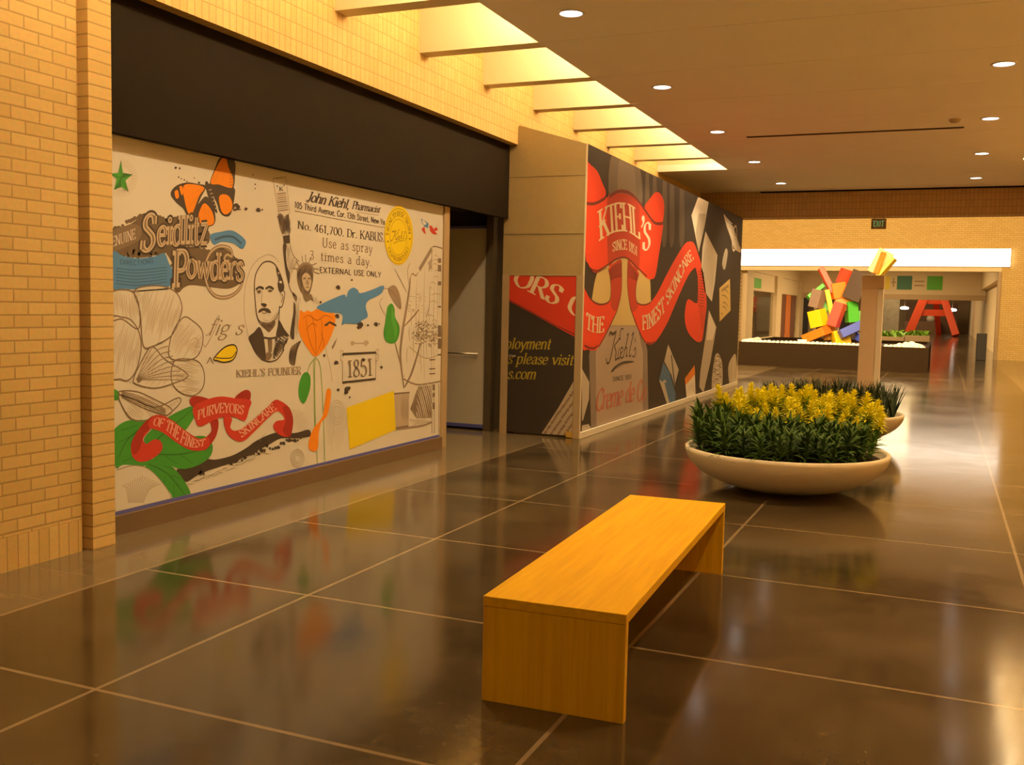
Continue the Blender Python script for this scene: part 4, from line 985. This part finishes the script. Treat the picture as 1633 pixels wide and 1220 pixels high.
A.fill(p1, [(204, 637), (214, 602), (258, 584), (312, 596), (334, 634), (300, 632), (262, 614), (234, 624)], K, 3); A.line(p1, [(242, 632), (262, 640), (292, 632)], .012, KG, 3)
A.hatch(p1, [(250, 690), (330, 700), (410, 600), (415, 700), (360, 735), (270, 742)], 40, .012, .004, KG, 3)
A.fill(p1, [(214, 735), (262, 742), (330, 736), (372, 714), (376, 755), (345, 805), (312, 832), (280, 805), (240, 772)], KB, 3); A.hatch(p1, [(214, 735), (262, 742), (330, 736), (372, 714), (376, 755), (345, 805), (312, 832), (280, 805), (240, 772)], -30, .01, .006, K, 4)
A.fill(p1, [(104, 886), (160, 832), (214, 778), (250, 842), (262, 902), (274, 1000), (282, 1112), (232, 1108), (170, 1040), (130, 960)], K, 3)
A.fill(p1, [(415, 708), (470, 800), (520, 872), (470, 868), (430, 880), (385, 872), (400, 780)], K, 3)
A.hatch(p1, [(470, 868), (520, 872), (480, 980), (430, 1060), (370, 1110), (322, 1126), (350, 1060), (376, 960), (386, 870)], 60, .015, .012, K, 3); A.hatch(p1, [(470, 868), (510, 872), (480, 980), (430, 1060), (370, 1110), (350, 1060), (386, 870)], -20, .02, .009, K, 3)
A.fill(p1, [(302, 902), (340, 896), (344, 960), (340, 1032), (312, 1052), (304, 980)], KB, 4); A.line(p1, [(260, 888), (320, 896), (382, 888)], .016, K, 4); A.fill(p1, [(282, 1060), (300, 1040), (345, 1060), (318, 1118), (284, 1112)], KB, 3)
A.line(p1, [(232, 1108), (282, 1128), (330, 1134), (400, 1108), (468, 1010)], .011, K, 4)
T_.text(full, "KIEHL'S FOUNDER", 'didone', [(376, 601.5), (480, 597)], [(376, 590.5), (480, 584.5)], KG, 5)
# robed figure with a spiked headdress holding up a tube
A.line(c2, [(75, 128), (180, 108), (214, 410)], .006, KG, 3, False); A.line(c2, [(75, 128), (126, 420)], .006, KG, 3, False); A.line(c2, [(75, 128), (178, 120)], .004, KG, 3, False)
T_.text(c2, 'K', 'didone', [(128, 228), (160, 225)], [(126, 195), (158, 192)], K, 5); A.line(c2, [(105, 190), (115, 186)], .01, K, 4, False); A.line(c2, [(162, 182), (172, 178)], .01, K, 4, False)
for i in range(9): A.line(c2, [(108+i*2, 250+i*17), (180+i*3, 242+i*17)], .006 if i % 2 else .010, KG, 3, False)
A.hatch(c2, [(118, 420), (210, 405), (216, 580), (160, 585), (128, 500)], 80, .012, .011, K, 3); A.fill(c2, [(120, 415), (160, 430), (170, 560), (150, 570), (128, 500)], KB, 2); A.fill(c2, [(180, 430), (205, 425), (210, 500), (190, 520)], KB, 2)
A.fill(c2, [(158, 592), (212, 582), (216, 650), (164, 656)], K, 3, False)
A.fill(c2, [(160, 658), (186, 662), (182, 740), (192, 840), (214, 900), (205, 985), (176, 860), (160, 730)], K, 3); A.hatch(c2, [(190, 660), (214, 658), (240, 740), (280, 800), (235, 900), (210, 960), (190, 800)], 70, .016, .006, KG, 3)
A.line(c2, [(214, 655), (240, 745), (290, 800)], .008, KB, 3); A.line(c2, [(205, 985), (225, 1040), (260, 1080)], .010, KB, 3)
hair = [(598, 252), (612, 172), (680, 134), (742, 160), (766, 242), (752, 362), (722, 452), (690, 470), (640, 422), (608, 340)]
A.fill(p1, hair, KB, 3); A.hatch(p1, hair, 70, .012, .009, K, 4)
A.fill(p1, [(652, 262), (690, 224), (736, 260), (746, 340), (716, 412), (680, 392), (655, 322)], KT, 5)
A.line(p1, [(662, 285), (690, 280)], .016, KB, 6, False); A.line(p1, [(712, 282), (738, 286)], .016, KB, 6, False); A.fill(p1, [(692, 335), (704, 290), (718, 345)], KG, 6); A.line(p1, [(690, 372), (720, 372)], .009, KB, 6, False)
A.line(p1, [(600, 215), (625, 160), (685, 128), (745, 150), (775, 205)], .020, KG, 5)
for a, b in (((605, 190), (560, 176)), ((622, 158), (585, 98)), ((660, 130), (650, 50)), ((690, 126), (685, 40)), ((715, 132), (748, 60)), ((742, 150), (800, 128)), ((764, 180), (822, 190)), ((772, 215), (830, 236))): A.line(p1, [a, b], .016, KB, 5, False, .5)
A.fill(p1, [(660, 440), (700, 470), (740, 440), (770, 520), (740, 500), (700, 520), (670, 490)], KB, 3); A.hatch(p1, [(740, 440), (800, 470), (850, 540), (780, 560), (740, 500)], 60, .018, .006, KG, 3)
A.fill(p1, [(552, 420), (600, 470), (590, 520), (560, 470)], KB, 3); A.fill(p1, [(568, 520), (590, 610), (575, 780), (568, 905), (530, 870), (545, 740), (562, 640)], K, 3)
A.fill(p1, [(530, 1010), (570, 960), (640, 920), (610, 1000), (590, 1090), (575, 1172), (522, 1140)], KB, 3); A.hatch(p1, [(530, 1010), (570, 960), (640, 920), (610, 1000), (590, 1090), (575, 1172), (522, 1140)], 78, .012, .010, K, 4)
A.hatch(p1, [(590, 480), (640, 480), (620, 600), (600, 900), (575, 900)], 85, .014, .005, KG, 3)
# pharmacist's label
T_.text(c2, 'John Kiehl,', 'script', [(348, 305), (520, 342), (690, 372)], [(352, 226), (520, 262), (690, 296)], K, 5, .035); T_.text(c2, 'Pharmacist', 'script', [(716, 372), (830, 388), (940, 403)], [(716, 302), (830, 330), (940, 352)], K, 5, .025)
A.line(c2, [(345, 300), (355, 318), (375, 300)], .009, K, 4); A.line(c2, [(748, 398), (935, 425)], .004, KG, 4, False)
T_.text(c2, '105 Third Avenue, Cor. 13th Street, New Yo', 'grot', [(248, 361), (600, 432), (984, 501)], [(250, 312), (600, 384), (984, 455)], K, 5)
A.line(c2, [(250, 388), (600, 456), (985, 525)], .0055, KB, 4, False)
T_.text(c2, 'No. 461,700. Dr. KABUS.', 'modern', [(274, 530), (600, 588), (980, 640)], [(276, 468), (600, 524), (980, 568)], K, 5, .015)
T_.text(c2, 'Use as spray', 'type', [(472, 680), (885, 732)], [(472, 606), (885, 658)], KB, 5, .01); T_.text(c2, '3', 'type', [(370, 782), (412, 784)], [(370, 708), (412, 710)], KB, 5); T_.text(c2, 'times a day.', 'type', [(458, 788), (880, 838)], [(458, 718), (880, 768)], KB, 5, .01)
T_.text(c2, 'EXTERNAL USE ONLY', 'sans', [(452, 888), (955, 926)], [(452, 842), (955, 884)], K, 5)
# poppy, leaf, spoon
pp = [(145, 208), (170, 222), (190, 210), (215, 218), (250, 202), (300, 222), (357, 235), (356, 300), (340, 352), (302, 430), (240, 490), (188, 436), (150, 370), (134, 310), (142, 250)]
A.fill(c4, pp, OR, 5); A.line(c4, [(295, 302), (325, 282), (366, 302)], .02, K, 7, False); A.dot(c4, 310, 296, 7, K, 7)
for q in ([(240, 480), (200, 380), (180, 250)], [(240, 480), (240, 360), (215, 230)], [(240, 480), (280, 380), (275, 250)], [(270, 340), (290, 400), (285, 440)], [(160, 260), (200, 240), (250, 270), (300, 240), (345, 260)], [(180, 330), (220, 290), (250, 310)]): A.line(c4, q, .008, I('rust', (.42, .10, .004)), 6, taper=.6)
for q in ([(240, 490), (235, 600), (240, 900), (252, 1150)], [(240, 494), (270, 560), (285, 800), (298, 1150)], [(240, 500), (205, 540), (190, 592)], [(228, 500), (232, 700), (236, 1000)]): A.line(c4, q, .012, GS, 3)
A.fill(c4, [(190, 586), (209, 620), (205, 690), (180, 762), (160, 774), (138, 730), (140, 660), (160, 600)], GR, 5)
A.fill(c4, [(308, 692), (333, 694), (330, 760), (310, 850), (276, 890), (259, 960), (256, 1040), (236, 1067), (200, 1052), (200, 1000), (226, 930), (280, 858), (295, 780)], OR, 5)
# bird, pear, blots
A.fill(c4, [(250, 186), (330, 145), (412, 113), (426, 130), (440, 90), (470, 71), (496, 85), (512, 105), (580, 85), (642, 60), (657, 68), (640, 106), (600, 130), (562, 150), (545, 185), (557, 246), (520, 272), (500, 291), (420, 290), (399, 300), (405, 245), (380, 225), (310, 221), (264, 206)], BL, 6)
A.line(c4, [(655, 78), (690, 82), (735, 130), (758, 195)], .006, KB, 4)
A.fill(c4, [(703, 168), (720, 200), (724, 250), (749, 302), (749, 352), (730, 400), (695, 411), (664, 390), (654, 340), (664, 280), (671, 220), (680, 184)], GR, 5); A.fill(c4, [(705, 180), (716, 230), (736, 300), (738, 350), (722, 388), (716, 330), (700, 260)], I('mid_green', (.075, .38, .05)), 6)
for x, y, r in ((378, 70, 13), (460, 25, 6), (372, 245, 13), (512, 300, 17), (500, 315, 9), (558, 300, 7), (608, 294, 12), (626, 292, 5), (365, 527, 13), (292, 484, 8), (640, 556, 8), (378, 692, 8), (430, 690, 16), (425, 708, 12), (442, 682, 10), (447, 738, 5), (530, 510, 10), (270, 160, 7)): A.dot(c4, x, y, r, K, 7)
A.hatch(c4, [(340, 430), (372, 372), (366, 400), (345, 450)], 60, .01, .008, KB, 4); A.line(c4, [(300, 440), (330, 560), (340, 640)], .007, KL, 3); A.dot(c4, 465, 410, 13, KL, 3); A.dot(c4, 548, 408, 15, KL, 3); A.line(c4, [(465, 410), (548, 408)], .008, KL, 3)
A.hatch(c4, [(310, 760), (420, 740), (430, 940), (390, 1060), (320, 1080)], 88, .022, .004, KL, 2); A.hatch(c4, [(100, 820), (190, 820), (190, 960), (100, 960)], 30, .02, .004, KL, 2)
for i in range(4): A.line(c4, [(130+40*math.cos(a)*(1-i*.2), 1110+55*math.sin(a)*(1-i*.2)) for a in [k*.7 for k in range(9)]], .004, KG, 3, closed=True)
for i in range(3): A.line(c4, [(370+45*math.cos(a)*(1-i*.25), 830+75*math.sin(a)*(1-i*.25)) for a in [k*.7 for k in range(9)]], .0035, KL, 3, closed=True)
# framed year
A.line(c4, [(403, 476), (609, 466)], .022, K, 4, False); A.line(c4, [(403, 649), (607, 626)], .022, K, 4, False); A.line(c4, [(404, 520), (404, 648)], .009, KB, 4, False); A.line(c4, [(608, 466), (606, 626)], .007, KB, 4, False)
for q in ([(404, 520), (392, 505), (398, 480), (412, 492)], [(608, 470), (622, 480), (618, 510), (606, 520)], [(390, 470), (396, 452), (412, 462)], [(605, 455), (620, 445), (624, 462)]): A.line(c4, q, .006, KG, 4)
T_.text(c4, '1851', 'modern', [(432, 618), (588, 606)], [(430, 516), (586, 502)], KB, 5, .015)
A.fill(c4, [(428, 801), (716, 698), (728, 936), (447, 1056)], YE, 5, False)
# street corner engraving on the right
A.hatch(b2_, [(205, 240), (335, 70), (405, 70), (405, 880), (170, 850)], 92, .05, .012, KL, 1, False, .6); A.hatch(b2_, [(280, 190), (340, 90), (405, 90), (405, 700), (280, 700)], 3, .06, .010, KL, 1, False, .6)
A.line(b2_, [(262, 192), (338, 62)], 0.0510, KG, 2, False); A.line(b2_, [(340, 55), (360, 50), (420, 68)], 0.0136, KB, 3); A.line(b2_, [(338, 62), (336, 200)], 0.0136, KG, 2, False); A.hatch(b2_, [(312, 150), (338, 110), (336, 180), (316, 215)], 60, .014, .010, KG, 2, False)
for y0, y1 in ((122, 150), (162, 202), (262, 286), (412, 422), (530, 600), (610, 672), (705, 712)): A.fill(b2_, [(374, y0), (394, y0), (394, y1), (374, y1)], KB, 3, False)
for q, w in (([(168, 912), (152, 790), (146, 690), (160, 560), (182, 430), (200, 310), (206, 240)], .030), ([(206, 240), (220, 215), (240, 228), (255, 205)], .010), ([(155, 800), (130, 700), (112, 630)], .016), ([(172, 905), (210, 830), (240, 740), (268, 640)], .026), ([(165, 540), (230, 470), (258, 432)], .014), ([(185, 330), (150, 260), (110, 185)], .008), ([(300, 480), (320, 420), (325, 290)], .008), ([(200, 300), (190, 200), (205, 150)], .006), ([(60, 480), (20, 400), (40, 360)], .005)): A.line(b2_, q, w*1.6, KG, 3, taper=.5)
A.fill(b2_, [(70, 310), (105, 285), (130, 310), (148, 370), (150, 430), (122, 412), (90, 360)], KG, 3)
for i in range(150):
    a = rb.uniform(0, 6.28); q = rb.uniform(0, 1)**.6; x, y = 298+q*78*math.cos(a), 580+q*80*math.sin(a); A.line(b2_, [(x, y), (x+rb.uniform(-22, 22), y+rb.uniform(-22, 22))], 0.0170, KB if i % 3 else KG, 4, False, .6)
for i in range(70):
    x, y = rb.uniform(190, 300), rb.uniform(330, 460); A.line(b2_, [(x, y), (x+rb.uniform(-14, 14), y+rb.uniform(-10, 10))], 0.0102, KL if i % 2 else KG, 2, False, .6)
A.line(b2_, [(165, 855), (210, 878), (270, 890), (400, 868)], 0.0170, KG, 3); A.line(b2_, [(200, 660), (300, 730), (400, 700)], 0.0102, KL, 3)
for y in (740, 795, 825): A.line(b2_, [(322, y), (358, y-2)], 0.0238, KB, 3, False, .4)
A.fill(b2_, [(255, 902), (336, 895), (336, 1092), (244, 1096), (206, 1040), (232, 960)], KG, 2, False); A.hatch(b2_, [(255, 902), (336, 895), (336, 1092), (244, 1096), (206, 1040), (232, 960)], 88, .035, .030, KB, 3, False); A.hatch(b2_, [(255, 902), (336, 895), (336, 1092), (244, 1096)], -60, .04, .014, PA, 4)
for x in (338, 352, 380, 395): A.line(b2_, [(x, 888), (x, 1185)], 0.0136, KG, 3, False)
for y0, y1 in ((890, 925), (940, 965), (1000, 1040)): A.fill(b2_, [(342, y0), (356, y0), (356, y1), (342, y1)], KB, 3, False)
A.fill(b2_, [(108, 945), (200, 938), (196, 1142), (118, 1156)], KL, 2, False); A.hatch(b2_, [(150, 945), (198, 940), (195, 1142), (150, 1150)], 88, .016, .008, KG, 3, False); A.line(b2_, [(105, 946), (202, 938)], 0.0153, KB, 4, False); A.line(b2_, [(118, 1154), (195, 1142)], 0.0170, KB, 4, False)
A.line(b2_, [(95, 1165), (200, 1152), (280, 1140), (340, 1118)], 0.0238, KG, 3); A.hatch(b2_, [(200, 1100), (340, 1095), (340, 1120), (200, 1150)], 5, .02, .006, KG, 2, False)
# yellow seal
def ell(cx, cy, rx, ry, a): return (cx+rx*math.cos(a), cy-ry*math.sin(a))
E_ = [2*PI*i/40 for i in range(40)]
A.fill(s5, [ell(393, 615, 256, 522, a) for a in E_], YE, 6)
A.line(s5, [ell(388, 630, 240, 487, a) for a in E_], .008, YD, 7, closed=True); A.line(s5, [ell(388, 645, 150, 316, a) for a in E_], .006, YD, 7, closed=True)
def arc(r0, a0, a1, n=14): return [ell(389, 637, 240*r0, 487*r0, math.radians(a0+(a1-a0)*i/(n-1))) for i in range(n)]
T_.text(s5, 'HEALTHIER SKIN', 'didone', arc(.74, 176, 6), arc(.93, 176, 6), YD, 9, .02)
T_.text(s5, 'GUARANTEED', 'didone', arc(.91, 208, 330), arc(.73, 208, 330), YD, 9, .02)
A.dot(s5, 198, 722, 17, YD, 8); A.dot(s5, 588, 678, 17, YD, 8)
LOGO = [([(245, 480), (255, 535), (278, 525), (302, 440), (330, 300), (352, 212)], 1.0), ([(278, 245), (292, 206), (320, 222), (356, 192)], 1.5), ([(432, 172), (412, 162), (395, 215), (388, 270), (330, 352)], .8), ([(334, 346), (352, 420), (345, 500), (372, 478)], 1.0),
        ([(390, 365), (372, 468), (386, 486), (402, 446)], .8), ([(402, 436), (426, 402), (424, 368), (404, 384), (402, 468), (420, 480), (440, 440)], .8), ([(470, 240), (487, 216), (470, 300), (446, 400), (430, 480)], .9), ([(440, 402), (466, 364), (470, 402), (460, 462), (480, 450)], .8),
        ([(520, 240), (543, 206), (522, 300), (500, 400), (497, 462), (518, 448)], .9), ([(556, 262), (562, 312)], 1.0), ([(545, 402), (562, 368), (562, 430), (546, 468), (528, 456)], .8)]
def logo(art, f, w, m, L, tx=lambda p: p):
    for q, k in LOGO: art.line(f, [tx(p) for p in q], w*k, m, L, taper=.3)
    art.fill(f, [tx(p) for p in ((298, 628), (318, 630), (350, 592), (420, 550), (535, 528), (537, 514), (455, 512), (390, 535), (330, 580))], m, L); art.fill(f, [tx(p) for p in ((390, 272), (398, 264), (404, 275), (396, 284))], m, L)
logo(T_, s5, .012, YD, 9, lambda p: (245+(p[0]-245)*.9, 520+(p[1]-165)*.52))
# little blue and red bird
A.fill(s5, [(792, 315), (925, 402), (912, 488), (850, 456), (800, 382)], BL, 3, False); A.fill(s5, [(815, 338), (888, 405), (850, 430), (815, 386)], PA, 4); A.fill(s5, [(800, 500), (850, 456), (862, 540), (878, 598), (830, 556)], RD, 3, False)
A.fill(s5, [(935, 435), (985, 450), (1012, 505), (1052, 468), (1082, 490), (1082, 530), (1032, 534), (1082, 602), (1000, 592), (950, 540)], RD, 3, False)
A.build('artwork', mboard); T_.build('lettering', mboard)

# ------------------------------------------------------------------ dark mural on the barricade
MC = (YK+.014, YK1-.002, .09, 3.622)
A = Art('X', XK, MC); T_ = Art('X', XK, MC)
V1 = I('bottle_shadow', (.15, .115, .085)); LB = I('label_mauve', (.42, .335, .27)); LB2 = I('label_edge', (.25, .20, .17)); CR = I('cream', (.62, .48, .19)); R2 = I('bright_red', (.82, .055, .014)); R3 = I('fold_red', (.50, .040, .014)); R4 = I('line_red', (.16, .018, .010))
WH = I('white', (.78, .71, .60)); WG = I('white_shade', (.50, .44, .36)); CL = I('cream_letter', (.80, .64, .42)); PY_ = I('parchment', (.70, .50, .17)); VL = I('vinyl_light', (.105, .078, .058))
A.fill(c6, [(195, 60), (300, 105), (308, 300), (192, 300)], V1, 0); A.fill(c6, [(225, 80), (280, 100), (285, 300), (220, 300)], I('bottle_sheen', (.21, .165, .12)), 1)
for x in (330, 360, 400, 430, 470): A.fill(c6, [(x, 130), (x+12, 135), (x+16, 400), (x-4, 420)], VL, 0)
A.fill(c6, [(165, 500), (325, 500), (350, 650), (335, 765), (125, 765), (112, 650)], CR, 1)
A.fill(c6, [(118, 760), (312, 760), (336, 860), (340, 1100), (325, 1125), (108, 1180), (100, 880)], LB2, 1, False); A.fill(c6, [(142, 762), (296, 762), (318, 870), (318, 1110), (300, 1128), (130, 1175), (126, 880)], LB, 2, False)
# banner
A.fill(k2, [(20, 70), (85, 90), (142, 150), (182, 250), (217, 330), (210, 390), (150, 430), (80, 452), (20, 445)], R2, 3); A.fill(k2, [(598, 490), (640, 420), (700, 348), (748, 358), (782, 430), (787, 520), (767, 642), (700, 652), (640, 582)], R2, 3)
A.fill(k2, [(20, 455), (90, 455), (150, 440), (220, 400), (300, 364), (390, 358), (470, 384), (540, 430), (620, 530), (690, 632), (772, 646), (766, 750), (736, 950), (702, 1152), (662, 1192), (610, 1176), (540, 1100), (450, 1012), (390, 986), (310, 1010), (220, 1070), (130, 1122), (80, 1102), (48, 1040), (20, 950)], R2, 4)
A.fill(k2, [(235, 396), (300, 366), (390, 360), (470, 386), (535, 432), (548, 600), (540, 1090), (450, 1010), (390, 984), (310, 1008), (245, 1050), (232, 700)], R3, 5)
for q, w in (([(255, 385), (325, 342), (392, 336), (462, 362), (535, 430), (600, 520), (690, 640), (772, 648)], .045), ([(20, 452), (90, 458), (150, 440), (215, 400)], .04), ([(60, 1080), (130, 1110), (220, 1062), (310, 1002), (390, 978), (450, 1002), (540, 1090), (620, 1165)], .022), ([(90, 1120), (130, 1128), (225, 1078)], .012)): A.line(k2, q, w, R4, 6)
T_.text(k2, 'KIEHL', 'didone', [(158, 818), (230, 770), (300, 735), (390, 722), (460, 745), (552, 804)], [(142, 528), (220, 482), (300, 452), (380, 445), (450, 460), (535, 518)], CL, 9)
T_.fill(k2, [(572, 575), (592, 580), (594, 630), (570, 688), (562, 680), (576, 640), (566, 610)], WH, 9); T_.text(k2, 'S', 'didone', [(572, 905), (652, 905)], [(586, 640), (660, 645)], WH, 9)
T_.text(k2, 'SINCE 1851', 'didone', [(284, 922), (350, 906), (430, 908), (524, 966)], [(280, 840), (350, 806), (430, 812), (524, 880)], CL, 9)
# ribbon ends
A.fill(k3, [(325, 205), (345, 320), (352, 440), (345, 545), (310, 595), (240, 613), (170, 593), (105, 537), (20, 440), (20, 1075), (90, 1130), (165, 1139), (210, 1100), (290, 960), (350, 850), (410, 710), (445, 600), (470, 470), (476, 300), (472, 105), (400, 130)], R2, 3)
A.fill(k3, [(548, 105), (600, 170), (660, 240), (672, 262), (640, 400), (640, 560), (680, 611), (750, 616), (810, 586), (890, 470), (970, 310), (1060, 140), (1150, -10), (1204, -84), (1250, -106), (1300, -90), (1345, 20), (1392, 190), (1330, 194), (1300, 205), (1240, 280), (1150, 470), (1060, 680), (1000, 820), (920, 960), (850, 1050), (800, 1071), (750, 1050), (700, 970), (640, 850), (590, 700), (565, 590), (545, 440), (540, 300)], R2, 3)
A.fill(k3, [(335, 215), (400, 135), (470, 108), (474, 300), (468, 470), (440, 600), (400, 690), (350, 620), (355, 440), (345, 300)], R3, 4); A.fill(k3, [(550, 110), (600, 175), (664, 250), (638, 400), (640, 560), (660, 640), (600, 700), (565, 590), (545, 440), (542, 300)], R3, 4)
A.fill(k3, [(1325, 190), (1392, 195), (1420, 330), (1437, 460), (1448, 620), (1430, 780), (1410, 950), (1390, 1032), (1330, 1036), (1240, 940), (1199, 800), (1205, 650), (1240, 554), (1335, 600), (1348, 480), (1345, 300)], R2, 3)
for i in range(8): A.line(k3, [(335+i*2, 225+i*16), (400, 165+i*20), (470, 150+i*20)], .012, R4, 6); A.line(k3, [(548, 150+i*20), (600, 190+i*18), (650, 270+i*10)], .010, R4, 6)
for i in range(13): A.line(k3, [(1350, 235+i*32), (1390, 240+i*33), (1424, 262+i*30)], .012, R4, 6, taper=.6)
for i in range(10): A.line(k3, [(1345+i*6, 600+i*26), (1390, 640+i*28), (1432, 650+i*30)], .008, R4, 6, taper=.6)
for q in ([(105, 537), (170, 593), (240, 613), (310, 595), (345, 545), (352, 440), (345, 320), (325, 205)], [(472, 105), (476, 300), (470, 470), (445, 600), (410, 710), (290, 960), (210, 1100)], [(50, 1085), (110, 1112), (165, 1112), (205, 1080)], [(548, 105), (540, 300), (545, 440), (565, 590), (590, 700), (700, 970), (750, 1050)], [(672, 262), (640, 400), (640, 560), (680, 611), (750, 616), (810, 586)], [(760, 1045), (800, 1058), (850, 1040)]): A.line(k3, q, .022, R4, 6)
T_.text(k3, 'THE', 'didone', [(62, 888), (130, 926), (200, 942), (268, 926)], [(72, 702), (130, 740), (200, 757), (274, 748)], CL, 9)
T_.text(k3, 'FINEST SKINCARE', 'didone', [(712, 906), (790, 890), (860, 830), (970, 690), (1010, 600), (1080, 470), (1150, 330), (1215, 190), (1300, 92)], [(708, 742), (780, 722), (850, 655), (940, 530), (980, 480), (1045, 360), (1110, 220), (1175, 95), (1255, -15)], CL, 9)
# bottle label
logo(T_, k1, .030, I('label_grey', (.075, .062, .052)), 9)
T_.text(k1, 'SINCE 1851', 'sans', [(318, 732), (522, 706)], [(318, 686), (522, 656)], I('label_grey', (0, 0, 0)), 9)
T_.text(k1, 'Creme de Co', 'script', [(128, 1058), (360, 998), (490, 955), (670, 940)], [(122, 830), (360, 775), (490, 742), (660, 716)], I('label_red', (.50, .15, .10)), 9, .0)
# scattered papers
A.fill(m3, [(445, 490), (533, 530), (492, 760), (446, 966), (384, 655)], WH, 3, False); A.fill(m3, [(445, 640), (505, 640), (490, 760), (446, 960), (420, 800)], WG, 4, False)
A.fill(full, [(1125, 369), (1144, 407), (1140, 450), (1135, 481), (1124, 466), (1118, 430), (1120, 395)], WH, 3, False); A.hatch(full, [(1126, 375), (1142, 408), (1138, 450), (1134, 476), (1125, 462), (1120, 430)], 80, .06, .02, WG, 4, False)
A.fill(m3, [(658, 645), (700, 700), (740, 760), (762, 850), (800, 930), (798, 970), (745, 930), (712, 830), (680, 740)], WH, 3)
for i in range(10): A.line(m3, [(668+i*11, 660+i*26), (700+i*10, 700+i*24), (735+i*7, 730+i*23)], .03, WG if i % 2 else WH, 4, taper=.7)
A.line(m3, [(745, 760), (764, 750), (768, 830), (756, 930), (738, 950), (728, 890), (735, 810)], .05, WH, 5, closed=True)
A.fill(m3, [(672, 940), (692, 970), (668, 1112), (644, 1062)], WG, 3)
A.fill(m4, [(595, 100), (681, 22), (686, 280), (597, 371)], PY_, 3, False); A.hatch(m4, [(606, 130), (672, 70), (675, 270), (606, 340)], -5, .12, .03, I('parchment_line', (.36, .24, .08)), 4, False)
A.line(m4, [(612, 120), (668, 80)], .06, I('parchment_line', (0, 0, 0)), 4, False)
A.fill(m4, [(510, 275), (571, 415), (522, 700), (466, 948), (432, 900), (440, 780), (482, 500)], WG, 3, False); A.fill(m4, [(512, 285), (565, 415), (540, 520), (490, 520)], WH, 4, False)
A.fill(m4, [(180, 555), (266, 760), (231, 892), (205, 800), (148, 692)], WG, 3, False); A.line(m4, [(205, 640), (232, 880)], .05, M_VINYL, 5, False)
A.fill(m4, [(140, 700), (190, 780), (241, 960), (232, 1032), (185, 1040), (106, 850)], I('mural_blue', (.065, .15, .30)), 4, False); A.fill(m4, [(106, 840), (150, 870), (192, 1040), (172, 1046)], WG, 5, False); A.dot(m4, 150, 855, 14, WG, 5)
A.fill(m4, [(320, 880), (396, 790), (402, 968), (330, 996)], WH, 3, False); A.fill(m4, [(314, 832), (394, 723), (398, 796), (320, 886)], I('mural_orange', (.75, .22, .015)), 4, False); A.hatch(m4, [(330, 900), (390, 830), (394, 950), (340, 970)], 70, .08, .02, WG, 4, False)
A.fill(m4, [(585, 628), (616, 700), (621, 850), (605, 908), (540, 932), (534, 840), (545, 740), (560, 650)], WG, 3)
for i in range(26): a = i*2.4; A.line(m4, [(578+30*math.sin(a), 650+i*10), (578+34*math.sin(a+1), 662+i*10)], .05, WH if i % 2 else VL, 5, False, .6)
A.fill(m4, [(700, 655), (730, 650), (732, 872), (682, 890), (667, 740)], WG, 3); A.line(m4, [(715, 665), (705, 870)], .04, WH, 4, False)
A.fill(m5, [(225, 225), (322, 400), (318, 620), (240, 900), (225, 900)], WG, 3, False); A.fill(m5, [(225, 962), (310, 945), (348, 1000), (225, 1060)], WG, 3, False)
A.build('artwork', bboard); T_.build('lettering', bboard)
# the same print on the barricade door
DC = (-5.072, -4.177, .03, 2.016)
A = Art('Y', YK+.002, DC); T_ = Art('Y', YK+.002, DC)
RD3 = I('door_red_shaded', (.62, .040, .014)); YT = I('olive_yellow', (.40, .31, .02)); DV = I('door_vinyl', (.050, .034, .022))  # door red is darker than the mural red, shade of this side in the ink
A.fill(k4, [(20, 20), (560, 20), (560, 486), (530, 482), (380, 402), (240, 322), (20, 205)], RD3, 1, False); A.line(k4, [(20, 198), (240, 314), (380, 394), (560, 478)], .012, R4, 2, False)
T_.text(k4, 'ORS O', 'didone', [(72, 96), (575, 352)], [(128, -28), (630, 228)], CL, 3); T_.build('lettering', bdoor); T_ = Art('Y', YK+.002, DC)
T_.text(k4, 'ployment', 'ital', [(22, 561), (345, 563)], [(22, 482), (345, 484)], YT, 3); T_.build('lettering', bdoor); T_ = Art('Y', YK+.002, DC)
T_.text(k4, 's please visit', 'ital', [(40, 664), (505, 676)], [(40, 586), (505, 600)], YT, 3); T_.build('lettering', bdoor); T_ = Art('Y', YK+.002, DC)
T_.text(k4, 's.com', 'ital', [(40, 772), (240, 776)], [(40, 694), (240, 698)], YT, 3); T_.build('lettering', bdoor); T_ = Art('Y', YK+.002, DC)
A.fill(k4, [(540, 735), (540, 1210), (455, 1210), (272, 1176), (400, 980)], I('script_paper', (.46, .38, .27)), 1, False)
for i in range(30):
    t = i/29; x, y = 300+t*225, 1160-t*330
    for j in range(4):
        xx, yy = x+j*26, y+j*34+rb.uniform(-6, 6)
        if xx < 520 and yy < 1185: A.line(k4, [(xx, yy), (xx+9, yy-14), (xx+6, yy+6), (xx+14, yy-6)], .005, I('script_ink', (.14, .06, .035)), 2, True)
A.build('artwork', bdoor)
# exit sign letters
T_ = Art('Y', 21.99-.035); XG = emit('exit_green', (.12, .50, .20), .5)
def exf(u, v): return (u, v)
class ExitArt(Art):
    def pt(s, p, f): return Vector(p)
T_ = ExitArt('Y', 21.99-.035)
T_.text(exf, 'EXIT', 'sans', [(-1.297-.105, 3.415), (-1.297+.105, 3.415)], [(-1.297-.105, 3.53), (-1.297+.105, 3.53)], XG, 3)
T_.build('lettering', ex)
